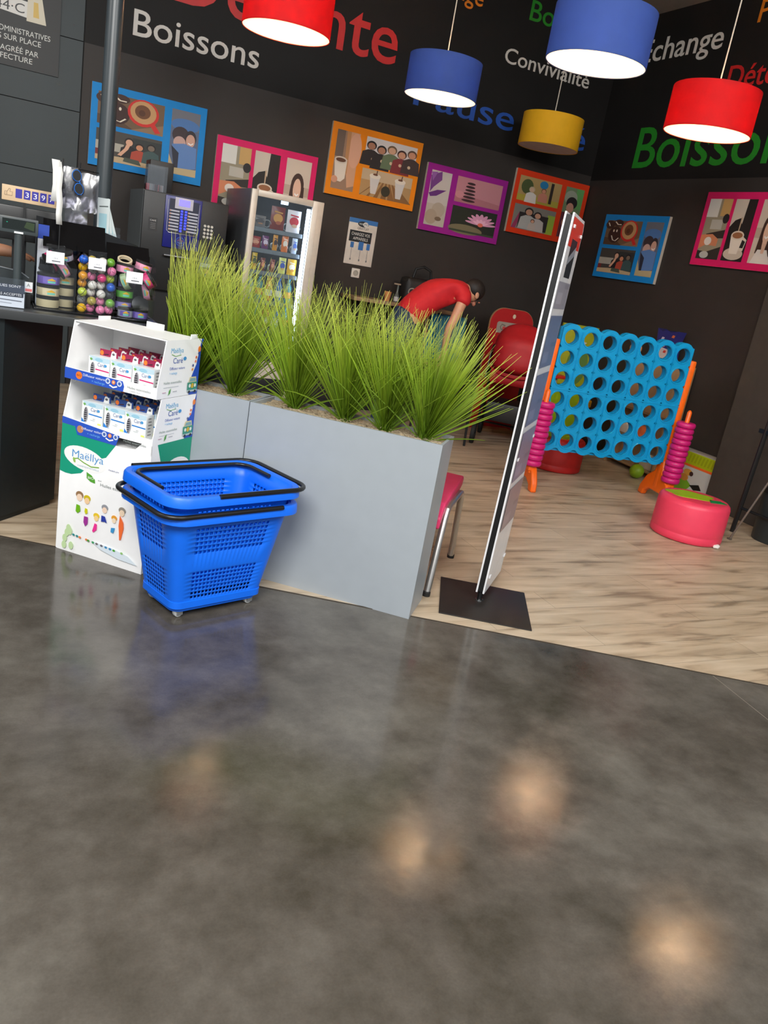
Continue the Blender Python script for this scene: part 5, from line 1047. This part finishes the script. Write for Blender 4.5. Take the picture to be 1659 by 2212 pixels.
for (x, sh, w, h, c1, c2, nm, lb) in (
    (.105, 0, .10, .085, (128, 124, 124), (70, 66, 70), 'silver', 'silver crumpled snack pack on the top shelf'), (.25, 0, .115, .175, (122, 40, 34), (210, 150, 70), 'brown', 'tall brown and red crisp bag on the top shelf'), (.385, 0, .115, .17, (226, 220, 222), (196, 40, 56), 'whitered', 'white and red crisp bag on the top shelf by the light'),
    (.09, 1, .085, .085, (170, 50, 50), (226, 160, 130), 'red', 'red biscuit pack on the second shelf'), (.172, 1, .055, .10, (110, 50, 110), (220, 200, 220), 'purple', 'purple bar on the second shelf'), (.254, 1, .040, .12, (224, 150, 30), (60, 30, 30), 'amber', 'yellow and red bar on the second shelf'), (.336, 1, .055, .13, (226, 120, 50), (240, 226, 210), 'orange', 'orange and white bar on the second shelf'), (.418, 1, .045, .12, (200, 210, 232), (80, 110, 190), 'ice', 'white and blue bar at the right of the second shelf'),
    (.10, 2, .045, .13, (230, 190, 30), (70, 90, 40), 'yellow', 'yellow bar at the left of the third shelf'), (.172, 2, .04, .10, (120, 50, 40), (230, 150, 110), 'choc', 'brown bar left of centre on the third shelf'), (.254, 2, .04, .10, (130, 56, 46), (226, 150, 120), 'choc2', 'brown bar in the centre of the third shelf'), (.336, 2, .06, .125, (226, 226, 120), (60, 90, 180), 'lemon', 'white and yellow pack on the third shelf'), (.418, 2, .075, .125, (238, 186, 40), (250, 240, 210), 'gold', 'golden yellow bag at the right of the third shelf')):
    snack(x, SH[sh], w, h, c1, c2, nm, lb)
def bottle(x, z, c, nm, label, prev=None):
    if prev: return dup(prev, (VX+x, VY+.11, z+.001), 0, label)
    o = thing('drink_bottle', label, 'bottle', (VX+x, VY+.11, z+.001), 0, 'drinks bottles on the lower vending machine shelves')
    mb = MB(); mb.lathe([(0, 0), (.028, 0), (.031, .008), (.031, .11), (.028, .135), (.013, .165), (.012, .178)], n=20); obj('bottle_body', mb, mat('drink_'+nm, c, .12, spec=.6), o)
    mb = MB(); mb.lathe([(.0145, .176), (.0145, .194), (0, .195)], n=16); obj('bottle_cap', mb, mat('cap_'+nm, tuple(min(255, v+50) for v in c), .4), o)
    mb = MB(); mb.lathe([(.0316, .04), (.0316, .09)], n=20); obj('bottle_label', mb, mat('label_'+nm, (226, 222, 214) if nm != 'teal' else (230, 150, 60), .4), o); return o
BB = {}
for r, sh in enumerate((3, 4)):
    for k, (nm, c) in enumerate((('clear', (150, 180, 196)), ('teal', (40, 130, 140)), ('amber', (206, 120, 40)), ('blue', (40, 100, 170)), ('teal', (40, 130, 140)))):
        lb = '%s drink bottle, %s from the left on the %s bottle shelf' % (nm, ORD[k], ('upper', 'lower')[r]); b = bottle(.095+k*.082, SH[sh], c, nm, lb, BB.get(nm)); BB.setdefault(nm, b)

# ================================================================== coffee machine
CX, CY = .985, 6.62
t = thing('coffee_machine', 'black coffee vending machine with blue lit front panel left of the snack machine', 'coffee machine', (CX, CY, 0))
mb = MB(); mb.box(0, .64, .03, .72, .95, 1.66, .006); mb.box(.02, .62, .06, .70, 0, .95); obj('machine_body', mb, mat('coffee_black', (26, 26, 27), .4), t)
mb = MB(); mb.box(-.004, 0, .03, .72, .95, 1.66); obj('side_panel', mb, mat('coffee_side', (92, 98, 100), .4), t)
mb = MB(); mb.box(.0, .64, 0, .03, .95, 1.655, .006); obj('front_door', mb, MATS['coffee_black'], t)
mb = MB(); mb.box(.155, .43, -.02, 0, 1.275, 1.65, .006); pn = obj('control_panel', mb, mat('panel_navy', (24, 30, 120), .3, spec=.6), t)
mb = MB(); mb.tube([(.175, -.02, 1.62), (.178, -.02, 1.40), (.195, -.02, 1.385), (.39, -.02, 1.385), (.41, -.02, 1.40), (.412, -.02, 1.62)], .003, 6); obj('panel_trim', mb, mat('silver_trim', (180, 180, 186), .25, metal=.8), pn)
a = Art(); a.rect(.185, 1.39, .405, 1.63, (30, 34, 60)); a.rect(.225, 1.565, .36, 1.645, (196, 194, 206)); 
for k in range(7):
    for x0, x1 in ((.188, .262), (.325, .402)): a.rect(x0, 1.405+k*.0225, x1, 1.416+k*.0225, (186, 190, 206)); a.ell(x0+.006, 1.4105+k*.0225, .004, .004, (226, 130, 60))
a.ell(.285, 1.33, .034, .034, (40, 90, 190), 0, 28); a.ell(.285, 1.33, .030, .030, (24, 30, 120), 0, 28); a.line([(.262, 1.335), (.285, 1.343), (.31, 1.335)], .003, (160, 70, 110)); a.line([(.262, 1.325), (.285, 1.318), (.31, 1.325)], .003, (90, 130, 220))
a.build('panel_print', pn, (0, -.0235, 0))
mb = MB(); mb.box(.255, .335, -.0265, -.0238, 1.588, 1.632); obj('display_screen', mb, mat('screen_violet', (96, 90, 255), .3, emit=1.6), pn)
mb = MB()
for k in range(8):
    for x in (.272, .303):
        if k == 0 and x > .3: continue
        z = 1.40+k*.0205
        mb.box(x, x+.016, -.0265, -.0238, z, z+.013)
obj('button_lights', mb, mat('button_blue', (40, 50, 255), .3, emit=2.2), pn)
mb = MB()
for i in range(3):
    for j in range(4): mb.lathe([(0, -.006), (.0095, -.006), (.011, 0)], (.468+i*.027, 0, 1.395+j*.027), 14, 'y')
obj('keypad', mb, mat('key_white', (206, 202, 192), .4), t)
a = Art(); a.rect(.045, 1.375, .11, 1.47, (44, 44, 46)); a.text('CAFÉ', .055, 1.445, (206, 206, 206), .045, .010); 
for k in range(4): a.line([(.06, 1.43-k*.012), (.098, 1.43-k*.012)], .002, (150, 150, 150))
a.build('sticker', t, (0, -.001, 0))
mb = MB(); mb.box(.17, .42, -.05, 0, 1.21, 1.222, .003); obj('drip_tray', mb, mat('tray_chrome', (120, 120, 124), .25, metal=.8), t)
a = Art(); a.rect(.45, 1.10, .56, 1.25, (30, 60, 110)); a.rect(.46, 1.17, .55, 1.20, (170, 190, 210)); a.ell(.505, 1.14, .025, .02, (206, 190, 120)); a.build('instruction_card', t, (0, -.002, 0))
t = thing('black_box', 'black open box on top of the coffee machine', 'box', (1.09, 7.0, 1.661)); mb = MB(); mb.box(-.02, .16, .0, .22, 0, .235, .004); obj('box_body', mb, mat('box_black', (14, 14, 15), .45), t)
t = thing('clear_cup_bin', 'clear plastic bin of sachets on top of the coffee machine', 'bin', (1.03, 6.84, 1.661))
mb = MB(); 
for a_ in ((0, .15, 0, .003), (0, .15, .127, .13), (0, .003, .003, .127), (.147, .15, .003, .127)): mb.box(a_[0], a_[1], a_[2], a_[3], 0, .19)
mb.box(.003, .147, .003, .127, 0, .003); obj('bin_shell', mb, glass_mat('bin_plastic', (236, 238, 240), .12, .1), t)
rn = random.Random(2)
for k in range(5):
    mb = MB(); mb.box(-.022, .022, -.004, .004, 0, .05, .002); c = ((196, 60, 80), (200, 200, 204), (150, 150, 160), (190, 80, 90), (210, 206, 206))[k]
    tag(obj('sachet', mb, mat('sachet_%d' % k, c, .3), None, (1.055+.024*k, 6.905, 1.6655), .5*k), '%s sachet from the left in the clear bin' % ORD[k], 'sachet', 'sachets in the clear bin')

# ================================================================== wall table with things on it
t = thing('wall_table', 'long high wood-top table along the back wall behind the person', 'table', (2.95, 7.03, 0))
mb = MB(); mb.box(0, 1.05, 0, .34, 1.075, 1.108, .003); obj('table_top', mb, mat('table_oak', (150, 122, 92), .5, var=.1, scale=8), t)
for x in (.08, .95):
    mb = MB(); mb.box(x, x+.04, .05, .29, 0, .01); mb.box(x, x+.04, .15, .19, .01, 1.075); obj('leg', mb, MATS['easel_black'], t)
t = thing('paper_cup', 'orange paper cup on the high wall table', 'cup', (3.335, 7.15, 1.1085)); mb = MB(); mb.lathe([(0, 0), (.024, 0), (.036, .085), (.034, .085), (.022, .004), (0, .004)], n=24); obj('cup_body', mb, mat('cup_orange', (206, 140, 84), .5), t)
t = thing('spray_bottle', 'small bottle with pump head beside the orange cup', 'bottle', (3.43, 7.15, 1.1085)); mb = MB(); mb.lathe([(0, 0), (.024, 0), (.025, .06), (.016, .075), (.010, .10), (.009, .16)], n=20); obj('bottle_body', mb, mat('pump_grey', (96, 98, 92), .2), t)
mb = MB(); mb.lathe([(.0255, .01), (.0255, .05)], n=20); obj('bottle_label', mb, mat('pump_label', (190, 190, 190), .4), t); mb = MB(); mb.box(-.045, .022, -.010, .010, .158, .172, .003); obj('pump_head', mb, mat('pump_brown', (150, 130, 110), .4), t)
t = thing('black_bag', 'black bag with pale script lettering leaning on the wall table', 'bag', (3.66, 7.14, 1.1085))
mb = MB(); mb.box(-.19, .20, -.08, .10, 0, .25, .05); mb.tube([(-.1, 0, .23), (-.08, 0, .33), (0, 0, .36), (.08, 0, .33), (.1, 0, .23)], .012, 8); obj('bag_body', mb, mat('bag_black', (14, 14, 15), .6, bump=.3, bscale=60), t, ang=60)
a = Art(); a.text('Col', -.165, .08, (150, 140, 130), .15, .075); a.line([(.05, .20), (.085, .205), (.11, .21)], .008, (130, 126, 120)); a.build('bag_script', t, (0, -.0815, 0))

# ================================================================== stroller and red board
t = thing('red_backboard', 'red rounded play seat board with grey slot behind the stroller', 'board', (4.655, 6.98, 0), radians(-4))
n = 18; pts = [(-.245, .0), (.245, .0), (.245, 1.08)]+[(.10+.145*cos(pi/2*k/9), 1.08+.145*sin(pi/2*k/9)) for k in range(10)]+[(-.10-.145*sin(pi/2*k/9), 1.08+.145*cos(pi/2*k/9)) for k in range(10)]
mb = MB(); mb.prism(pts, -.012, .012); mb.use(1).prism([(x*.99, z*.997) for x, z in pts], -.0135, -.0121); obj('board', mb, [mat('board_edge', (170, 130, 90), .6), mat('board_red', (176, 26, 30), .45)], t)
mb = MB(); mb.box(-.2, .2, -.15, .15, 0, .03, .005); obj('board_foot', mb, MATS['board_edge'], t)
a = Art(); a.poly([(-.165, .98), (.165, .98), (.165, 1.075), (.15, 1.09), (-.15, 1.09), (-.165, 1.075)], (160, 148, 136)); a.ell(.01, 1.155, .018, .022, (214, 196, 170))
for k, x in enumerate((-.11, -.02, .07)): a.line([(x+.04, 1.055), (x, 1.065), (x-.015, 1.04), (x, 1.015), (x+.04, 1.02)], .008, (96, 84, 80)); a.ell(x+.03, 1.03, .018, .018, (190, 60, 60))
a.build('board_print', t, (0, -.0138, 0))
t = thing('stroller', 'red hooded baby stroller with black frame parked left of the brochure stand', 'stroller', (4.42, 6.38, 0), radians(-38))
m_red = mat('stroller_red', (172, 18, 28), .6, var=.06, bump=.2, bscale=200); m_sb = mat('stroller_black', (20, 20, 22), .5)
mb = MB(); nA, nB = 16, 18; V = []
for i in range(nA+1):
    th = radians(-30+150*i/nA)
    for j in range(nB+1):
        ph = pi*j/nB; q_ = math.sin(ph)**.5; r = .30+.012*sin(i*1.25)
        V.append((-.25*cos(ph), .05-r*cos(th)*q_, .80+r*.98*sin(th)*q_+.03*sin(ph)))
mb.add(V, [(i*(nB+1)+j, i*(nB+1)+j+1, (i+1)*(nB+1)+j+1, (i+1)*(nB+1)+j) for i in range(nA) for j in range(nB)], True)
h = obj('hood', mb, m_red, t, ang=80); sm = h.modifiers.new('thickness', 'SOLIDIFY'); sm.thickness = .008
mb = MB(); mb.tube([(-.255*cos(pi*j/14), .05-.305*math.sin(pi*j/14)**.5*cos(radians(-30)), .80-.15*math.sin(pi*j/14)**.5) for j in range(15)], .010, 8); obj('hood_edge', mb, m_red, t)
mb = MB(); mb.box(-.23, .23, -.18, .20, .56, .70, .05); mb.box(-.23, .23, .08, .24, .60, 1.0, .04); obj('seat_shell', mb, m_red, t, ang=60)
mb = MB(); mb.prism([(-.20, .60), (.12, .56), (.16, .80), (.02, .90), (-.14, .84)], -.262, -.252, 'yz'); obj('side_mesh', mb, m_sb, t)
mb = MB()
for s in (-1, 1): mb.tube([(s*.24, -.32, .10), (s*.235, -.05, .50), (s*.23, .26, .74), (s*.23, .40, .92)], .012, 8); mb.tube([(s*.24, .30, .10), (s*.235, .05, .36), (s*.235, -.05, .50)], .012, 8)
mb.tube([(-.23, .40, .92), (.23, .40, .92)], .013, 8); mb.tube([(-.24, .30, .12), (.24, .30, .12)], .010, 8); mb.box(-.20, .20, -.20, .22, .22, .40, .03); obj('frame', mb, m_sb, t)
for x in (-.25, .25):
    for y in (-.32, .30):
        mb = MB(); mb.lathe([(.07, -.018), (.095, -.018), (.10, -.01), (.10, .01), (.095, .018), (.07, .018)], (x, y, .10), 28, 'x', close=True); w_ = obj('wheel', mb, MATS['rubber_black'], t)
        mb = MB(); mb.lathe([(0, -.012), (.072, -.012), (.072, .012), (0, .012)], (x, y, .10), 20, 'x'); obj('wheel_hub', mb, mat('hub_grey', (70, 72, 74), .4), w_)

# ================================================================== people
def skin_mesh(name, verts, edges, radii, m, parent=None, root=0, sub=2):
    me = bpy.data.meshes.new(name); me.from_pydata([tuple(v) for v in verts], edges, []); me.update()
    o = bpy.data.objects.new(name, me); COL.objects.link(o)
    sk = o.modifiers.new('skin', 'SKIN'); sk.use_smooth_shade = True; su = o.modifiers.new('sub', 'SUBSURF'); su.levels = sub; su.render_levels = sub
    for i, r in enumerate(radii):
        r = r if isinstance(r, tuple) else (r, r); me.skin_vertices[0].data[i].radius = r; me.skin_vertices[0].data[i].use_root = (i == root)
    bpy.context.view_layer.update(); dg = bpy.context.evaluated_depsgraph_get(); nm = bpy.data.meshes.new_from_object(o.evaluated_get(dg))
    o.modifiers.clear(); o.data = nm; nm.materials.clear(); nm.materials.append(m); nm.polygons.foreach_set('use_smooth', [True]*len(nm.polygons)); bpy.data.meshes.remove(me); nm.name = name
    o.parent = parent; return o
class Rig:
    def __init__(s): s.v = []; s.e = []; s.r = []
    def chain(s, pts, rad, start=None):
        ids = [] if start is None else [start]
        for p, r in zip(pts, rad): s.v.append(Vector(p)); s.r.append(r); ids.append(len(s.v)-1)
        for a, b in zip(ids, ids[1:]): s.e.append((a, b))
        return ids
    def hand(s, wrist_id, d, side, nrm):
        w = s.v[wrist_id]; d = Vector(d).normalized(); side = Vector(side).normalized(); nrm = Vector(nrm).normalized()
        palm = s.chain([w+d*.045], [(.030, .020)], wrist_id)[-1]; p2 = s.chain([w+d*.085], [(.034, .018)], palm)[-1]
        for k, (off, L) in enumerate(((-.030, .070), (-.010, .080), (.010, .075), (.028, .060))):
            b = s.v[p2]+side*off
            s.chain([b+d*.015, b+d*.015+(d*.9+nrm*.3)*L*.5, b+d*.012+(d*.75+nrm*.65)*L], [.0095, .0085, .007], p2)
        b = s.v[palm]-side*.032
        s.chain([b, b-side*.022+d*.03, b-side*.026+d*.06+nrm*.012], [.012, .011, .009], palm)
m_skin = mat('skin', (206, 150, 118), .5, var=.04); m_hair = mat('hair_dark', (26, 20, 18), .6, bump=.5, bscale=200); m_tee = mat('tshirt_red', (196, 24, 34), .75, var=.05, scale=20, bump=.2, bscale=300); m_jean = mat('jeans_blue', (34, 52, 82), .75, bump=.2, bscale=400); m_shoe = mat('shoe_dark', (40, 38, 40), .5)
t = thing('person', 'person in red t-shirt and dark jeans bending forward behind the grass', 'person', (3.10, 6.30, 0))
R = Rig()
pel, = R.chain([(0, 0, .95)], [.10])
sp = R.chain([(.08, 0, 1.10), (.25, 0, 1.25), (.44, 0, 1.325), (.56, 0, 1.345)], [.115, .12, .12, .062], pel)
hd = R.chain([(.580, 0, 1.34), (.635, 0, 1.325), (.690, 0, 1.285)], [.055, .082, .060], sp[-1])
for s in (-1, 1):
    sh = R.chain([(.46, s*.15, 1.30), (.455, s*.19, 1.27), (.385, s*.205, 1.07), (.36, s*.20, 1.02), (.37, s*.17, .80)], [.062, .050, .041, .038, .026], sp[3])
    R.hand(sh[-1], (.05, 0, -1), (1, 0, 0), (0, -s, 0))
    lg = R.chain([(-.03, s*.095, .86), (.03, s*.11, .50), (-.02, s*.11, .10), (.0, s*.11, .06), (.13, s*.12, .035)], [.085, .058, .042, .038, .035], pel)
skin_mesh('body', R.v, R.e, R.r, m_skin, t)
T = Rig(); a0, = T.chain([(.01, 0, 1.0)], [(.158, .145)]); b0 = T.chain([(.13, 0, 1.15), (.27, 0, 1.275), (.43, 0, 1.345), (.53, 0, 1.355)], [(.155, .135), (.16, .14), (.145, .125), .075], a0)
for s in (-1, 1): T.chain([(.46, s*.15, 1.31), (.455, s*.195, 1.265), (.435, s*.205, 1.215)], [.085, .070, .064], b0[3])
skin_mesh('tshirt', T.v, T.e, T.r, m_tee, t)
J = Rig(); a0, = J.chain([(0, 0, .95)], [(.145, .125)])
J.chain([(.035, 0, 1.04), (.07, 0, 1.10)], [(.142, .130), (.135, .125)], a0)
for s in (-1, 1): J.chain([(-.02, s*.095, .84), (.03, s*.11, .50), (-.02, s*.11, .12), (-.02, s*.11, .06)], [.105, .075, .060, .062], a0)
skin_mesh('jeans', J.v, J.e, J.r, m_jean, t)
for s in (-1, 1):
    mb = MB(); mb.ball((.05, s*.115, .045), (.14, .048, .044), 16, 10); mb.box(-.08, .18, s*.115-.045, s*.115+.045, 0, .022, .008); obj('shoe', mb, m_shoe, t, ang=60)
mb = MB(); mb.ball((0, 0, 0), (.100, .086, .088), 20, 14); mb.v = [v for v in mb.v]
obj('hair', mb, m_hair, t, (.655, 0, 1.358), rot=(0, .55, 0), ang=80)
for s in (-1, 1):
    mb = MB(); mb.ball((0, 0, 0), (.020, .008, .028), 12, 8); obj('ear', mb, m_skin, t, (.640, s*.083, 1.312), ang=80)
mb = MB(); mb.ball((.672, 0, 1.238), (.018, .012, .022), 10, 8); mb.ball((.705, -.03, 1.255), (.010, .012, .006), 8, 6); mb.ball((.705, .03, 1.255), (.010, .012, .006), 8, 6); mb.box(.635, .65, -.022, .022, 1.240, 1.248, .002); obj('face_features', mb, mat('skin_shade', (186, 120, 96), .5), t)
t = thing('side_chair', 'black low-backed chair draped with a teal jacket in front of the person', 'chair', (3.66, 6.30, 0), radians(8))
mb = MB(); mb.box(-.19, .19, -.20, .20, .42, .46, .012); obj('seat', mb, m_sb, t)
mb = MB(); mb.box(-.185, .185, .17, .19, .56, 1.07, .008); obj('backrest', mb, m_sb, t)
for sx in (-1, 1):
    for sy in (-1, 1): mb = MB(); mb.tube([(sx*.18, sy*.19, 0), (sx*.165, sy*.175, .43 if sy < 0 else .60)], .011, 8); obj('leg', mb, m_sb, t)
def cloth_panel():
    mb = MB(); nx, nz = 18, 26; prof = []
    for k in range(nz+1):
        f = k/nz
        if f < .42: prof.append((.205, .62+(1.075-.62)*f/.42))
        elif f < .58: a_ = pi*(f-.42)/.16; prof.append((.180+.025*cos(a_), 1.075+.022*sin(a_)))
        else: prof.append((.155, 1.075-(1.075-.70)*(f-.58)/.42))
    V = []
    for i in range(nx+1):
        x = -.20+.40*i/nx
        for y, z in prof: fy = .012*math.sin(i*1.1+z*9)*(1.08-z)*3; V.append((x*(1.0+.10*(1.08-z)), y+(fy if y < .18 else -fy)-(.012 if y < .18 else -.012), z-.03*abs(math.sin(i*.6))*(1.08-z)))
    k = nz+1; mb.add(V, [(i*k+j, (i+1)*k+j, (i+1)*k+j+1, i*k+j+1) for i in range(nx) for j in range(nz)], True); return mb
j = obj('jacket_cloth', cloth_panel(), mat('teal_cloth', (14, 100, 130), .75, var=.15, scale=10), None, (3.66, 6.30, 0), radians(8), ang=80); sm = j.modifiers.new('thickness', 'SOLIDIFY'); sm.thickness = .006
mb = None; j.name = 'jacket'; tag(j, 'teal blue jacket draped over the black chair beside the bending person', 'jacket')
t = thing('person', 'person at the till with only a bare forearm visible behind the till screen', 'person', (-.34, 4.86, 0))
R = Rig(); pel, = R.chain([(0, 0, .95)], [.12]); sp = R.chain([(0, 0, 1.12), (.01, 0, 1.30), (.02, 0, 1.45), (.02, 0, 1.53)], [.115, .125, .10, .05], pel); R.chain([(.03, 0, 1.58), (.045, 0, 1.66), (.045, 0, 1.73)], [.055, .082, .065], sp[-1])
for s in (-1, 1):
    if s < 0: ar = R.chain([(.03, -.17, 1.42), (.03, -.20, 1.38), (.10, -.22, 1.20), (.17, -.24, 1.185), (.40, -.26, 1.185)], [.062, .052, .044, .043, .030], sp[3]); R.hand(ar[-1], (1, -.1, -.15), (0, 1, 0), (0, 0, -1))
    else: ar = R.chain([(.0, .17, 1.42), (-.02, .2, 1.36), (-.02, .22, 1.15), (.0, .22, 1.10), (.06, .22, .88)], [.062, .052, .041, .038, .027], sp[3]); R.hand(ar[-1], (.1, 0, -1), (1, 0, 0), (0, -1, 0))
    R.chain([(0, s*.095, .85), (.01, s*.10, .50), (-.01, s*.10, .10), (.0, s*.10, .06), (.13, s*.11, .035)], [.085, .058, .042, .038, .035], pel)
skin_mesh('body', R.v, R.e, R.r, m_skin, t)
T = Rig(); a0, = T.chain([(0, 0, .93)], [(.155, .14)]); b0 = T.chain([(.0, 0, 1.12), (.01, 0, 1.30), (.02, 0, 1.42), (.02, 0, 1.49)], [(.15, .135), (.155, .14), (.12, .11), .065], a0)
for s in (-1, 1): T.chain([(.02, s*.17, 1.42), (.02, s*.215, 1.33), (.03, s*.22, 1.27)], [.078, .068, .064], b0[2])
skin_mesh('work_shirt', T.v, T.e, T.r, mat('shirt_navy', (30, 36, 60), .75), t)
J = Rig(); a0, = J.chain([(0, 0, .94)], [(.14, .125)])
for s in (-1, 1): J.chain([(-.0, s*.095, .83), (.01, s*.10, .50), (-.01, s*.10, .12), (-.01, s*.10, .06)], [.105, .075, .060, .062], a0)
skin_mesh('trousers', J.v, J.e, J.r, mat('trousers_black', (24, 24, 28), .75), t)
for s in (-1, 1):
    mb = MB(); mb.ball((.05, s*.105, .045), (.14, .048, .044), 16, 10); mb.box(-.08, .18, s*.105-.045, s*.105+.045, 0, .022, .008); obj('shoe', mb, m_shoe, t, ang=60)
mb = MB(); mb.ball((0, 0, 0), (.10, .09, .095), 20, 14); obj('hair', mb, m_hair, t, (.025, 0, 1.71), ang=80)
mb = MB(); mb.ball((.128, 0, 1.655), (.016, .012, .020), 10, 8); mb.ball((.12, -.03, 1.675), (.008, .011, .006), 8, 6); mb.ball((.12, .03, 1.675), (.008, .011, .006), 8, 6); mb.box(.112, .122, -.02, .02, 1.618, 1.626, .002); obj('face_features', mb, MATS['skin_shade'], t)
